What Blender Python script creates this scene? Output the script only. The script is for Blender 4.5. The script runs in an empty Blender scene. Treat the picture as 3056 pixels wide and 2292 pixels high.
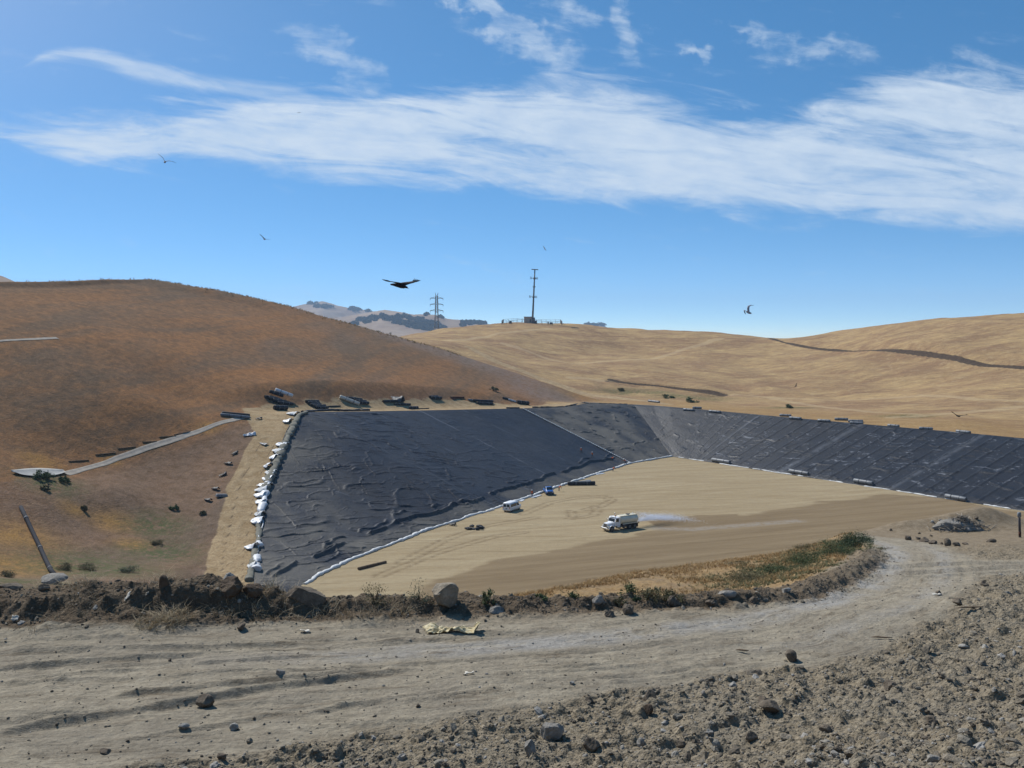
import bpy, bmesh, math, random
import numpy as np
from mathutils import Vector, Matrix

random.seed(7)
RNG = np.random.default_rng(11)
SC = bpy.context.scene
COL = SC.collection

# ------------------------------------------------------------------ camera
F, CX, HY, EYE = 2874.0, 1528.0, 1000.0, 38.0     # focal length, centre and horizon in photo pixels; eye height over the pit floor
cd = bpy.data.cameras.new("camera")
cam = bpy.data.objects.new("camera", cd)
COL.objects.link(cam)
cam.location = (0, 0, EYE)
cam.rotation_euler = (math.radians(90), 0, 0)
cd.sensor_width = 36.0
cd.lens = 36.0 * F / 3056.0
cd.shift_y = -(1146.0 - HY) / 3056.0
cd.clip_start = 0.1
cd.clip_end = 30000
SC.camera = cam

# ------------------------------------------------------------------ light
SUN_EL, SUN_AZ = math.radians(47), math.radians(-43)      # azimuth from +Y, negative to the left: behind and left
sdir = Vector((math.sin(SUN_AZ) * math.cos(SUN_EL), math.cos(SUN_AZ) * math.cos(SUN_EL), math.sin(SUN_EL)))
sl = bpy.data.lights.new("sun", 'SUN')
sl.energy = 4.2
sl.angle = math.radians(0.53)
sl.color = (1.0, 0.965, 0.905)
so = bpy.data.objects.new("sun", sl)
COL.objects.link(so)
so.rotation_euler = (-sdir).to_track_quat('-Z', 'Y').to_euler()
SC.view_settings.view_transform = 'Standard'
SC.view_settings.look = 'None'
SC.view_settings.exposure = 0.26
SC.view_settings.gamma = 1.0
SC.view_settings.use_curve_mapping = False
SC.cycles.volume_bounces = 1
SC.cycles.max_bounces = 6
SC.cycles.transparent_max_bounces = 16


# ------------------------------------------------------------------ node helpers
class NT:
    """Thin wrapper to wire nodes tersely."""
    def __init__(self, tree):
        self.t = tree
        tree.nodes.clear()

    def n(self, typ, ins=None, **props):
        nd = self.t.nodes.new(typ)
        for k, v in props.items():
            setattr(nd, k, v)
        for k, v in (ins or {}).items():
            s = nd.inputs[k]
            if isinstance(v, bpy.types.NodeSocket):
                self.t.links.new(v, s)
            else:
                s.default_value = v
        return nd

    def m(self, op, a, b=0.0, c=None, clamp=False):
        ins = {0: a, 1: b}
        if c is not None:
            ins[2] = c
        return self.n('ShaderNodeMath', ins, operation=op, use_clamp=clamp).outputs[0]

    def mr(self, v, a, b, lo=0.0, hi=1.0, smooth=True):
        return self.n('ShaderNodeMapRange', {'Value': v, 'From Min': a, 'From Max': b, 'To Min': lo, 'To Max': hi},
                      interpolation_type='SMOOTHSTEP' if smooth else 'LINEAR').outputs['Result']

    def mix(self, f, a, b, blend='MIX'):
        nd = self.n('ShaderNodeMix', data_type='RGBA', blend_type=blend)
        for k, v in ((0, f), (6, a), (7, b)):
            s = nd.inputs[k]
            if isinstance(v, bpy.types.NodeSocket):
                self.t.links.new(v, s)
            else:
                s.default_value = v if k == 0 else (tuple(v) + (1,) if len(v) == 3 else v)
        return nd.outputs[2]

    def attr(self, name):
        return self.n('ShaderNodeAttribute', attribute_name=name).outputs['Fac']

    def noise(self, vec, scale, detail=4.0, rough=0.55, dist=0.0, out=0):
        return self.n('ShaderNodeTexNoise', {'Vector': vec, 'Scale': scale, 'Detail': detail, 'Roughness': rough, 'Distortion': dist}).outputs[out]

    def pos(self):
        return self.n('ShaderNodeNewGeometry').outputs['Position']

    def map(self, vec, loc=(0, 0, 0), rot=(0, 0, 0), scale=(1, 1, 1)):
        return self.n('ShaderNodeMapping', {'Vector': vec, 'Location': loc, 'Rotation': rot, 'Scale': scale}).outputs[0]

    def finish(self, color, rough=0.95, height=None, dist=0.05, strength=1.0, spec=0.2, metal=0.0, **extra):
        b = self.n('ShaderNodeBsdfPrincipled')
        for k, v in dict({'Base Color': color, 'Roughness': rough, 'Specular IOR Level': spec, 'Metallic': metal}, **extra).items():
            s = b.inputs[k]
            if isinstance(v, bpy.types.NodeSocket):
                self.t.links.new(v, s)
            else:
                s.default_value = tuple(v) + (1,) if hasattr(v, '__len__') and len(v) == 3 else v
        if height is not None:
            bp = self.n('ShaderNodeBump', {'Height': height, 'Distance': dist, 'Strength': strength})
            self.t.links.new(bp.outputs[0], b.inputs['Normal'])
        o = self.n('ShaderNodeOutputMaterial')
        self.t.links.new(b.outputs[0], o.inputs[0])


def new_mat(name):
    m = bpy.data.materials.new(name)
    m.use_nodes = True
    return m, NT(m.node_tree)


MATS = {}


def plain(name, col, rough=0.6, spec=0.4, metal=0.0, var=0.12, scale=3.0, bump=0.0, **extra):
    """A simple procedural material: one colour broken up by grime noise."""
    if name in MATS:
        return MATS[name]
    m, t = new_mat(name)
    tc = t.n('ShaderNodeTexCoord').outputs['Object']
    nz = t.noise(tc, scale, 5, 0.6)
    c = t.mix(t.mr(nz, 0.3, 0.7), tuple(v * (1 - var) for v in col), tuple(min(1, v * (1 + var)) for v in col))
    t.finish(c, rough, nz if bump else None, bump or 0.01, 1.0, spec, metal, **extra)
    MATS[name] = m
    return m


# ------------------------------------------------------------------ sky
def build_world():
    w = bpy.data.worlds.new("World")
    SC.world = w
    w.use_nodes = True
    t = NT(w.node_tree)
    sky = t.n('ShaderNodeTexSky', sky_type='NISHITA', sun_disc=False, sun_elevation=SUN_EL, sun_rotation=SUN_AZ,
              altitude=200.0, air_density=0.8, dust_density=0.15, ozone_density=2.3)
    d = t.n('ShaderNodeTexCoord').outputs['Generated']
    lift = t.n('ShaderNodeVectorMath', {0: d, 1: (1.0, 1.0, 2.8), 2: (0.0, 0.0, 0.03)}, operation='MULTIPLY_ADD').outputs[0]
    lift = t.n('ShaderNodeVectorMath', {0: lift}, operation='NORMALIZE').outputs[0]
    t.t.links.new(lift, sky.inputs[0])
    skyc = t.n('ShaderNodeHueSaturation', {'Color': sky.outputs[0], 'Hue': 0.489, 'Saturation': 1.26, 'Value': 1.38}).outputs[0]
    s = t.n('ShaderNodeSeparateXYZ', {0: d}).outputs
    yy = t.m('MAXIMUM', s[1], 0.05)
    u = t.m('DIVIDE', s[0], yy)          # tangent-plane coordinates of the sky ahead (+Y)
    v = t.m('DIVIDE', s[2], yy)
    front = t.mr(s[1], 0.05, 0.3)
    U = lambda px: (px - CX) / F
    V = lambda py: (HY - py) / F

    def fcurve(x, pts, lo, hi):
        """1-D curve over u, points given in photo pixels; returns v."""
        nd = t.n('ShaderNodeFloatCurve', {'Value': t.mr(x, U(-400), U(3456), 0, 1, False)})
        cv = nd.mapping.curves[0]
        P = [((px + 400) / 3856.0, (V(py) - lo) / (hi - lo)) for px, py in pts]
        cv.points[0].location = P[0]
        cv.points[-1].location = P[-1]
        for p in P[1:-1]:
            cv.points.new(*p)
        nd.mapping.update()
        return t.m('MULTIPLY_ADD', nd.outputs[0], hi - lo, lo)

    # warped coordinates for the wispy edges
    uv = t.n('ShaderNodeCombineXYZ', {0: u, 1: v, 2: 0.0}).outputs[0]
    uvr = t.map(uv, rot=(0, 0, math.radians(7)))
    warp = t.noise(t.map(uvr, scale=(3.0, 7.0, 1)), 1.0, 3, 0.5, out=1)
    wv = t.n('ShaderNodeVectorMath', {0: warp, 1: (0.5, 0.5, 0.5)}, operation='SUBTRACT').outputs[0]
    wv = t.n('ShaderNodeVectorMath', {0: wv, 1: (0.10, 0.035, 0.0)}, operation='MULTIPLY').outputs[0]
    uvw = t.n('ShaderNodeVectorMath', {0: uvr, 1: wv}, operation='ADD').outputs[0]
    streak = t.noise(t.map(uvw, scale=(4.2, 30.0, 1)), 1.0, 9, 0.66, 0.9)
    streak2 = t.noise(t.map(uvw, loc=(3.1, 1.7, 0), rot=(0, 0, math.radians(-16)), scale=(9.0, 40.0, 1)), 1.0, 8, 0.65, 0.8)
    fine = t.noise(t.map(uvw, loc=(7, 2, 0), rot=(0, 0, math.radians(20)), scale=(22.0, 60.0, 1)), 1.0, 6, 0.6)
    nz = t.m('ADD', t.m('MULTIPLY', streak, 0.62), t.m('MULTIPLY', streak2, 0.38))

    def band(top, bot, soft_t, soft_b, gain=1.0):
        lo, hi = V(1000), V(-100)
        vt, vb = fcurve(u, top, lo, hi), fcurve(u, bot, lo, hi)
        a = t.m('DIVIDE', t.m('SUBTRACT', vt, v), soft_t)
        b = t.m('DIVIDE', t.m('SUBTRACT', v, vb), soft_b)
        return t.m('MULTIPLY', t.m('MINIMUM', a, b), gain)

    m1 = band([(-400, 310), (0, 328), (200, 300), (600, 284), (780, 236), (900, 228), (1200, 240), (1500, 220), (1800, 234), (2100, 288), (2300, 316), (2500, 242), (2750, 178), (3056, 190), (3456, 200)],
              [(-400, 420), (0, 440), (250, 495), (600, 522), (900, 535), (1200, 556), (1500, 586), (1800, 616), (2100, 650), (2300, 660), (2500, 676), (2800, 700), (3056, 720), (3456, 726)], 0.040, 0.026)
    m1 = t.m('MINIMUM', m1, 1.05)
    d1 = t.mr(t.m('ADD', m1, t.m('MULTIPLY', t.m('SUBTRACT', nz, 0.5), 4.2)), 0.0, 1.15)
    m2 = band([(-400, 330), (60, 200), (180, 130), (450, 165), (700, 215), (900, 245), (1100, 330), (3456, 900)],
              [(-400, 335), (60, 205), (180, 190), (450, 262), (700, 305), (900, 345), (1100, 380), (3456, 910)], 0.012, 0.012)
    d2 = t.mr(t.m('ADD', t.m('MINIMUM', m2, 1.0), t.m('MULTIPLY', t.m('SUBTRACT', nz, 0.5), 3.6)), 0.1, 1.35, 0, 0.78)

    w3 = t.noise(t.map(uv, loc=(4, 9, 0), scale=(14.0, 14.0, 1)), 1.0, 5, 0.6, out=1)
    w3 = t.n('ShaderNodeVectorMath', {0: w3, 1: (0.5, 0.5, 0.5)}, operation='SUBTRACT').outputs[0]
    w3 = t.n('ShaderNodeVectorMath', {0: w3, 1: (0.16, 0.10, 0.0)}, operation='MULTIPLY').outputs[0]
    uvs = t.n('ShaderNodeVectorMath', {0: uv, 1: w3}, operation='ADD').outputs[0]
    # wisps near the top: soft oriented spots broken up by noise
    def spot(px, py, rx, ry, ang):
        q = t.map(uvs, loc=(-U(px), -V(py), 0))
        q = t.map(q, rot=(0, 0, math.radians(ang)))
        q = t.map(q, scale=(F / (rx * 1.35), F / (ry * 1.4), 0))
        ln = t.n('ShaderNodeVectorMath', {0: q}, operation='LENGTH').outputs['Value']
        return t.mr(ln, 1.0, 0.0)
    tot = None
    for a in ((1560, 110, 340, 75, 38), (1440, 20, 200, 50, 30), (1880, 70, 80, 150, 10), (2440, 148, 210, 48, -4), (2880, 190, 130, 75, 18),
              (2240, 105, 110, 30, 0), (1010, 180, 190, 60, 35), (1690, 30, 120, 60, 25), (2080, 175, 80, 25, 25), (2900, 250, 330, 50, -2)):
        k = spot(*a)
        tot = k if tot is None else t.m('ADD', tot, k)
    nz3 = t.m('ADD', t.m('MULTIPLY', streak2, 0.55), t.m('MULTIPLY', fine, 0.45))
    d3 = t.mr(t.m('ADD', t.m('MINIMUM', tot, 1.0), t.m('MULTIPLY', t.m('SUBTRACT', nz3, 0.5), 3.6)), 0.15, 1.6, 0, 0.78)
    m4 = band([(-400, 990), (2300, 990), (2480, 672), (2700, 655), (3056, 632), (3456, 630)],
              [(-400, 995), (2300, 992), (2480, 688), (2700, 690), (3056, 692), (3456, 692)], 0.012, 0.012)
    d4 = t.mr(t.m('ADD', t.m('MINIMUM', m4, 1.0), t.m('MULTIPLY', t.m('SUBTRACT', streak, 0.5), 3.0)), 0.1, 1.2, 0, 0.5)
    dens = t.m('MAXIMUM', t.m('MAXIMUM', d1, d2), t.m('MAXIMUM', d3, d4))
    dens = t.m('MULTIPLY', dens, t.mr(fine, 0.2, 0.7, 0.70, 1.0))
    dens = t.m('MULTIPLY', t.m('MULTIPLY', dens, front), 0.93)
    tint = t.mix(t.mr(streak, 0.3, 0.75), (5.0, 6.05, 7.3), (6.0, 6.8, 7.7))
    col = t.mix(dens, skyc, tint)
    bg = t.n('ShaderNodeBackground', {'Color': col, 'Strength': 0.1})
    o = t.n('ShaderNodeOutputWorld')
    t.t.links.new(bg.outputs[0], o.inputs[0])


build_world()

# ------------------------------------------------------------------ numeric helpers
def _hash(ix, iy, seed):
    h = (ix.astype(np.int64) * 374761393 + iy.astype(np.int64) * 668265263 + seed * 1442695041) & 0xffffffff
    h = ((h ^ (h >> 13)) * 1274126177) & 0xffffffff
    return ((h ^ (h >> 16)) & 0xffff) / 65535.0


def vnoise(x, y, seed=0):
    """Value noise, 0..1, smooth."""
    x = np.asarray(x, float); y = np.asarray(y, float)
    ix, iy = np.floor(x), np.floor(y)
    fx, fy = x - ix, y - iy
    fx = fx * fx * fx * (fx * (fx * 6 - 15) + 10); fy = fy * fy * fy * (fy * (fy * 6 - 15) + 10)
    a, b = _hash(ix, iy, seed), _hash(ix + 1, iy, seed)
    c, d = _hash(ix, iy + 1, seed), _hash(ix + 1, iy + 1, seed)
    return (a + (b - a) * fx) * (1 - fy) + (c + (d - c) * fx) * fy


def fbm(x, y, seed=0, octs=4, gain=0.5):
    """Fractal noise, about -1..1."""
    s, a, tot = 0.0, 1.0, 0.0
    ca, sa = math.cos(0.6), math.sin(0.6)
    for i in range(octs):
        s = s + a * (vnoise(x, y, seed + i * 17) * 2 - 1)
        tot += a
        a *= gain
        x, y = (x * ca - y * sa) * 2.03 + 5.1, (x * sa + y * ca) * 2.03 + 9.7
    return s / tot


def sstep(x, a, b):
    t = np.clip((x - a) / (b - a), 0, 1)
    return t * t * (3 - 2 * t)


def P(px, py, d):
    """Photo pixel at depth d (metres along the view axis) to a world point."""
    return np.array([(px - CX) / F * d, d, EYE + (HY - py) / F * d])


def PF(px, py, z=0.0):
    """Photo pixel on the level z."""
    return P(px, py, (EYE - z) * F / (py - HY))


def line_dist(X, Y, pts):
    """Distance to a polyline, index parameter of the nearest point, signed side (+ left of travel)."""
    pts = np.asarray(pts, float)
    best = np.full(X.shape, 1e18); par = np.zeros(X.shape); side = np.zeros(X.shape)
    for i in range(len(pts) - 1):
        ax, ay = pts[i][:2]; bx, by = pts[i + 1][:2]
        dx, dy = bx - ax, by - ay
        L2 = dx * dx + dy * dy + 1e-12
        t = np.clip(((X - ax) * dx + (Y - ay) * dy) / L2, 0, 1)
        ex, ey = X - ax - t * dx, Y - ay - t * dy
        q = ex * ex + ey * ey
        k = q < best
        best = np.where(k, q, best); par = np.where(k, i + t, par)
        side = np.where(k, np.sign(dx * ey - dy * ex), side)
    return np.sqrt(best), par, side


def poly_sd(X, Y, poly):
    """Signed distance to a polygon, negative inside."""
    poly = np.asarray(poly, float)[:, :2]
    n = len(poly)
    ins = np.zeros(X.shape, bool)
    for i in range(n):
        x1, y1 = poly[i]; x2, y2 = poly[(i + 1) % n]
        c = ((y1 > Y) != (y2 > Y)) & (X < (x2 - x1) * (Y - y1) / (y2 - y1 + 1e-12) + x1)
        ins ^= c
    d, _, _ = line_dist(X, Y, np.vstack([poly, poly[:1]]))
    return np.where(ins, -d, d)


class TPS:
    def __init__(self, pts, lam=1.0):
        pts = np.asarray(pts, float)
        self.c = pts[:, :2] / 100.0
        n = len(pts)
        r = np.linalg.norm(self.c[:, None] - self.c[None], axis=2)
        K = np.where(r > 0, r * r * np.log(r + 1e-12), 0) + np.eye(n) * lam * 1e-3
        Pm = np.hstack([np.ones((n, 1)), self.c])
        A = np.zeros((n + 3, n + 3))
        A[:n, :n] = K; A[:n, n:] = Pm; A[n:, :n] = Pm.T
        self.w = np.linalg.solve(A, np.concatenate([pts[:, 2], np.zeros(3)]))

    def __call__(self, X, Y):
        x, y = np.asarray(X, float) / 100, np.asarray(Y, float) / 100
        n = len(self.c)
        s = self.w[n] + self.w[n + 1] * x + self.w[n + 2] * y
        for i in range(n):
            r2 = (x - self.c[i, 0]) ** 2 + (y - self.c[i, 1]) ** 2
            s = s + self.w[i] * 0.5 * r2 * np.log(r2 + 1e-12)
        return s


# ------------------------------------------------------------------ the lie of the land
CREST_L = [P(*a) for a in ((752, 1790, 136), (760, 1735, 143), (770, 1600, 163), (790, 1480, 180), (815, 1400, 192), (860, 1290, 210), (895, 1234, 223),
           (1100, 1231, 247), (1300, 1227, 270), (1560, 1221, 298), (1690, 1217, 315), (1750, 1206, 325), (1830, 1207, 337), (1891, 1209, 345))]
FOOT_L = [PF(*a) for a in ((800, 1800), (905, 1745), (1040, 1675), (1180, 1619), (1280, 1581), (1400, 1543), (1467, 1523), (1590, 1479), (1720, 1434),
          (1880, 1383), (1940, 1373), (1965, 1368), (1985, 1365), (2003, 1362))]
CREST_R = [P(*a) for a in ((1891, 1209, 345), (1950, 1212, 339), (2000, 1216, 333), (2150, 1229, 318), (2300, 1243, 303), (2600, 1270, 277), (2867, 1293, 257), (3056, 1311, 242), (3300, 1336, 226), (3700, 1378, 205))]
_c = PF(2003, 1362)
_dir = (PF(3056, 1525) - _c); _dir /= np.linalg.norm(_dir)
FOOT_R = []
for _i, _p in enumerate(CREST_R):
    _a = max(float((_p - _c) @ _dir), (0.0, 1.2, 3.0, 7.0, 14.0)[_i] if _i < 5 else 0)
    _q = _c + _dir * _a
    _q[2] = 0.0
    FOOT_R.append(_q)
STRIPS = [(np.array(CREST_L), np.array(FOOT_L)), (np.array(CREST_R), np.array(FOOT_R))]
CREST = np.vstack([CREST_L, CREST_R[1:]])
FLOOR_POLY = np.vstack([np.array(FOOT_L)[:, :2], np.array(FOOT_R)[1:, :2], [[230, 150], [160, 20], [-40, 20], [-36, 120]]])


def pit_slope(X, Y):
    """Height of the ruled pit slopes; nan off them."""
    z = np.full(X.shape, np.nan)
    for C_, F_ in STRIPS:
        for i in range(len(C_) - 1):
            for a, b, c in ((C_[i], F_[i], F_[i + 1]), (C_[i], F_[i + 1], C_[i + 1])):
                det = (b[1] - c[1]) * (a[0] - c[0]) + (c[0] - b[0]) * (a[1] - c[1])
                if abs(det) < 1e-9:
                    continue
                l1 = ((b[1] - c[1]) * (X - c[0]) + (c[0] - b[0]) * (Y - c[1])) / det
                l2 = ((c[1] - a[1]) * (X - c[0]) + (a[0] - c[0]) * (Y - c[1])) / det
                l3 = 1 - l1 - l2
                k = (l1 >= -1e-6) & (l2 >= -1e-6) & (l3 >= -1e-6)
                z = np.where(k, l1 * a[2] + l2 * b[2] + l3 * c[2], z)
    return z


def left_plane(X, Y):
    pe = -.843 * (X + 54) + .537 * (Y - 222)
    al = .537 * (X + 54) + .843 * (Y - 222)
    return 20.6 + pe * .32 - al * .05


_low = [(165, 1720, 130), (0, 1720, 125), (400, 1700, 138), (0, 1550, 148), (300, 1550, 162), (620, 1680, 150), (650, 1600, 163), (690, 1480, 180), (740, 1360, 200), (-500, 1700, 105), (500, 1480, 178), (300, 1790, 112),
        (0, 1390, 165), (0, 1200, 188), (180, 1410, 174), (180, 1250, 190), (300, 1367, 186), (430, 1325, 196), (430, 1200, 209), (560, 1290, 206), (560, 1200, 221), (690, 1255, 213), (350, 1460, 172), (180, 1500, 160), (600, 1380, 195)]
_res = []
for a in _low:
    p = P(*a)
    _res.append((p[0], p[1], p[2] - left_plane(p[0], p[1])))
_res.append((-54, 222, 0.0))
for x, y in ((-141, 266), (-127, 339), (-87, 300), (-30, 380), (-60, 260), (-20, 300), (35, 371), (-180, 240), (-86, 240), (-100, 225), (-118, 215)):
    _res.append((x, y, 0.0))
_res += [(-60, 80, 4 - left_plane(-60, 80)), (-100, 90, 12 - left_plane(-100, 90)), (-45, 95, 2 - left_plane(-45, 95))]
_tps_low = TPS(_res, 0.5)
RIDGE = np.array([(-330, 190), (-200, 205), (-160, 245), (-141, 268), (-134, 300), (-127, 341), (-110, 358), (-87, 372), (-58, 379), (-30, 382), (0, 379), (35, 372), (80, 362)], float)


def left_hill(X, Y):
    yr = np.interp(X, RIDGE[:, 0], RIDGE[:, 1])
    base = left_plane(X, np.minimum(Y, yr)) + _tps_low(X, Y) * sstep(yr - Y, 0, 40)
    t = Y - yr
    a, b, w = .0, .34, 7.0
    drop = b * 0.5 * (t + np.sqrt(t * t + w * w) - 0.0)
    und = fbm(X / 38, Y / 38, 3, 3) * 0.7 * sstep(Y, 130, 220) + fbm(X / 9, Y / 9, 5, 3) * 0.16
    cap = 1.25 * sstep(X, -60, -110) * sstep(t, -22, -4)
    return base - drop + und + cap


_R = [(1700, 1165, 400), (1800, 1185, 395), (1950, 1180, 400), (2100, 1195, 380), (2300, 1215, 350), (2600, 1240, 305), (2850, 1265, 275), (3056, 1290, 262), (3300, 1310, 245),
      (1400, 1040, 470), (1600, 1080, 480), (1850, 1100, 470), (2100, 1120, 450), (2400, 1135, 420), (2700, 1160, 385), (3056, 1150, 345), (3350, 1160, 330),
      (1300, 1000, 570), (1600, 1012, 560), (1900, 1032, 550), (2200, 1052, 520), (2500, 1045, 480), (2800, 1010, 440), (3056, 1010, 410), (3350, 1020, 390),
      (1150, 1012, 600), (1300, 984, 620), (1500, 966, 630), (1600, 964, 625), (1700, 970, 620), (1900, 985, 610), (2100, 998, 590), (2300, 1005, 560), (2500, 990, 530), (2700, 966, 500), (2900, 946, 480), (3056, 938, 470), (3400, 925, 450)]
_Rp = [P(*a) for a in _R]
for a in _R[25:]:
    p = P(*a)
    _Rp.append(np.array([p[0] * 1.22, p[1] * 1.22, p[2] - 16]))
_Rp += [p + np.array([0, 0, 0.0]) for p in CREST_R[::2]]
_tps_right = TPS(_Rp, 0.3)


def right_hill(X, Y):
    z = _tps_right(np.clip(X, -330, 420), np.clip(Y, 60, 800))
    z = z + (fbm(X / 55, Y / 90, 21, 3) * 2.0 + (.35 - np.abs(fbm(X / 38 + .25 * Y / 38, Y / 150, 23, 3))) * 2.4) * sstep(Y, 300, 420) + fbm(X / 14, Y / 14, 8, 3) * 0.28
    z = z - np.maximum(0, Y - 760) * 0.15
    return z - np.maximum(0, 12 - X) * .5 * sstep(405 - Y, 0, 60)


# dozer-cut tracks across the tan hill: (photo pixel, depth)
CUT1 = np.array([P(*a)[:2] for a in ((2290, 1003, 560), (2330, 1012, 540), (2400, 1022, 512), (2560, 1050, 468), (2760, 1081, 425), (2940, 1104, 390), (3080, 1118, 372), (3400, 1150, 345))])
CUT2 = np.array([P(*a)[:2] for a in ((1800, 1143, 425), (1900, 1150, 420), (2000, 1160, 412), (2100, 1172, 402), (2200, 1178, 390))])
VALLEY = np.array([P(*a)[:2] for a in ((1400, 1042, 470), (1480, 1080, 440), (1600, 1128, 420), (1720, 1172, 398), (1790, 1188, 388), (1880, 1203, 376), (1990, 1212, 356))])


# foreground: a mound carrying the haul road
EDGE = np.array([(-60, 27.5), (-30, 28.3), (-3, 29.2), (-1, 31), (5.2, 40.5), (12.9, 48.5), (17.6, 54.5), (25, 62), (40, 66), (90, 70)], float)
BERM = np.array([(-40, 22.6), (-22, 23.4), (-13, 24), (-8.1, 24.1), (-5.5, 24.3), (-2, 24.4), (1.4, 24.6), (5, 25.2), (8, 26.8), (9.8, 29.5), (12.5, 34.5), (14.7, 39), (15.6, 42)], float)
BERM_H = np.array([.80, .82, .85, .95, .55, .38, .36, .36, .36, .33, .27, .12, .0])
BERM_W = np.array([1.7, 1.7, 1.7, 1.7, 1.4, 1.15, 1.1, 1.1, 1.1, 1.0, .9, .8, .7])
ROAD = np.array([(-45, 15.5), (-22, 17.2), (-14, 18.2), (-10.3, 18.9), (-3.5, 19.9), (2, 21.0), (6.3, 22.6), (9.3, 25.2), (11.8, 29), (14.5, 34.5), (17.2, 40.5), (18.6, 45), (18.9, 49), (17.5, 54), (13, 60)], float)
ROAD_W = np.array([5.6, 5.4, 5.2, 4.9, 3.5, 2.6, 2.1, 2.0, 2.1, 2.3, 2.0, 1.6, 1.5, 1.5, 1.5])
BRANCH = np.array([(13.5, 33.5), (18, 35.5), (24, 35.8), (34, 35), (60, 33)], float)
BRANCH_W = np.array([2.5, 2.8, 2.8, 3.0, 3.5])


def near_base(X, Y):
    """The mound top without small relief."""
    z = 31 - np.maximum(0, Y - 24) * .14
    z = np.where(Y < 24, 31 + 0 * Y, z)
    z = np.where(Y < 15, np.minimum(36.4, 31 + (15 - Y) * .40), z)
    # rubble bank rising to the right of the road, near the camera
    z = z + 0.9 * sstep(X, 0.5, 8) * sstep(21 - Y, 0, 7) * sstep(Y, 8, 13)
    z = z + 0.35 * sstep(X, 10, 16) * sstep(32 - Y, 0, 9)
    db, par, side = line_dist(X, Y, BERM)
    behind = np.where(side > 0, db, -db)
    z = z - 0.55 * sstep(behind, 0.6, 4.0) * sstep(20 - X, 0, 6)
    return z


def near_h(X, Y, detail=True):
    z = near_base(X, Y)
    db, par, side = line_dist(X, Y, BERM)
    H = np.interp(par, np.arange(len(BERM_H)), BERM_H); W = np.interp(par, np.arange(len(BERM_W)), BERM_W)
    lump = 0.72 + 0.32 * fbm(X / 1.5, Y / 1.5, 41, 3)
    prof = np.maximum(0, 1 - (db / W) ** 1.7)
    steep = .42 * np.maximum(0, 1 - db / (W * 1.1)) + .58 * sstep(db + .25 * fbm(X / .8, Y / .8, 42, 3), W * .55, W * .22)
    prof = np.where(side < 0, steep, prof)
    z = z + H * prof * (lump if detail else .85)
    # little mounds at the far right
    for mx, my, rx, ry, mh in ((26.3, 57.5, 2.2, 1.6, .75), (28.6, 58.2, 1.7, 1.4, .85), (23.2, 57.0, 1.6, 1.2, .45), (36, 59.0, 7.0, 4.0, .75)):
        z = z + mh * np.exp(-(((X - mx) / rx) ** 2 + ((Y - my) / ry) ** 2))
    if detail:
        z = z + fbm(X / 3.2, Y / 3.2, 44, 3) * 0.07
    ye = np.interp(X, EDGE[:, 0], EDGE[:, 1])
    t = Y - ye
    z = z - 0.62 * 0.5 * (t + np.sqrt(t * t + .8)) + 0.62 * .12
    return z


def smax(a, b, k):
    h = np.clip(.5 + .5 * (a - b) / k, 0, 1)
    return b + (a - b) * h + k * h * (1 - h)


def mid_h(X, Y, under=0.45):
    """Terrain beyond the mound; lowered by UNDER below the liner and the pit floor."""
    L = left_hill(X, Y)
    R = right_hill(X, Y)
    for cut, wd, dep in ((CUT1, 5.0, 1.2), (CUT2, 4.0, 1.1)):
        d, par, side = line_dist(X, Y, cut)
        s = d * side                       # + is uphill (left of travel)
        R = R + np.where((s > -8) & (s < 9), (-dep * np.exp(-((s - 1.0) / wd) ** 4) + 0.7 * np.exp(-((s + 5.6) / 1.3) ** 2)), 0) * sstep(par, 0, 1.0) * sstep(len(cut) - 1 - par, 0, .6)
    hill = smax(L, R, 2.0)
    d, par, side = line_dist(X, Y, CREST)
    zc = np.interp(par, np.arange(len(CREST)), CREST[:, 2])
    flat = np.interp(par, [0, 5, 6, 9, 12, 13, 20], [6.5, 6.2, 8, 7, 4, 2, 1.5])
    ramp = np.interp(par, [0, 3, 6, 9, 13, 20], [4, 7, 14, 16, 10, 14])
    out = zc + (hill - zc) * sstep((d - flat) / ramp, 0, 1)
    ps = pit_slope(X, Y)
    fl = poly_sd(X, Y, FLOOR_POLY) < 0
    z = np.where(np.isnan(ps), out, ps - under)
    z = np.where(fl & np.isnan(ps), -under - 0.2, z)
    return np.maximum(z, -1.0)


def land_h(X, Y):
    """Everything one can stand on, for dropping objects."""
    X = np.asarray(X, float); Y = np.asarray(Y, float)
    m = mid_h(X, Y, 0.0)
    m = np.maximum(m, 0.0)
    n = near_h(X, Y)
    return np.where(Y < 75, np.maximum(n, 0), np.maximum(m, n))


def hit(px, py, lo=9.0, hi=900.0):
    """Where the ray through a photo pixel first meets the land."""
    d = np.exp(np.linspace(math.log(lo), math.log(hi), 1400))
    X, Y, Z = (px - CX) / F * d, d, EYE + (HY - py) / F * d
    g = Z - land_h(X, Y)
    k = np.nonzero(g <= 0)[0]
    i = int(k[0]) if len(k) else len(d) - 1
    if i > 0:
        d2 = np.linspace(d[i - 1], d[i], 60)
        X, Y, Z = (px - CX) / F * d2, d2, EYE + (HY - py) / F * d2
        g = Z - land_h(X, Y)
        k = np.nonzero(g <= 0)[0]
        j = int(k[0]) if len(k) else 59
        return np.array([X[j], Y[j], Z[j]])
    return np.array([X[i], Y[i], Z[i]])


# ------------------------------------------------------------------ mesh helpers
def link(name, me, mat=None, parent=None):
    o = bpy.data.objects.new(name, me)
    COL.objects.link(o)
    for m in (mat if isinstance(mat, (list, tuple)) else [mat]):
        if m is not None:
            me.materials.append(m)
    if parent is not None:
        o.parent = parent
    return o


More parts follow.
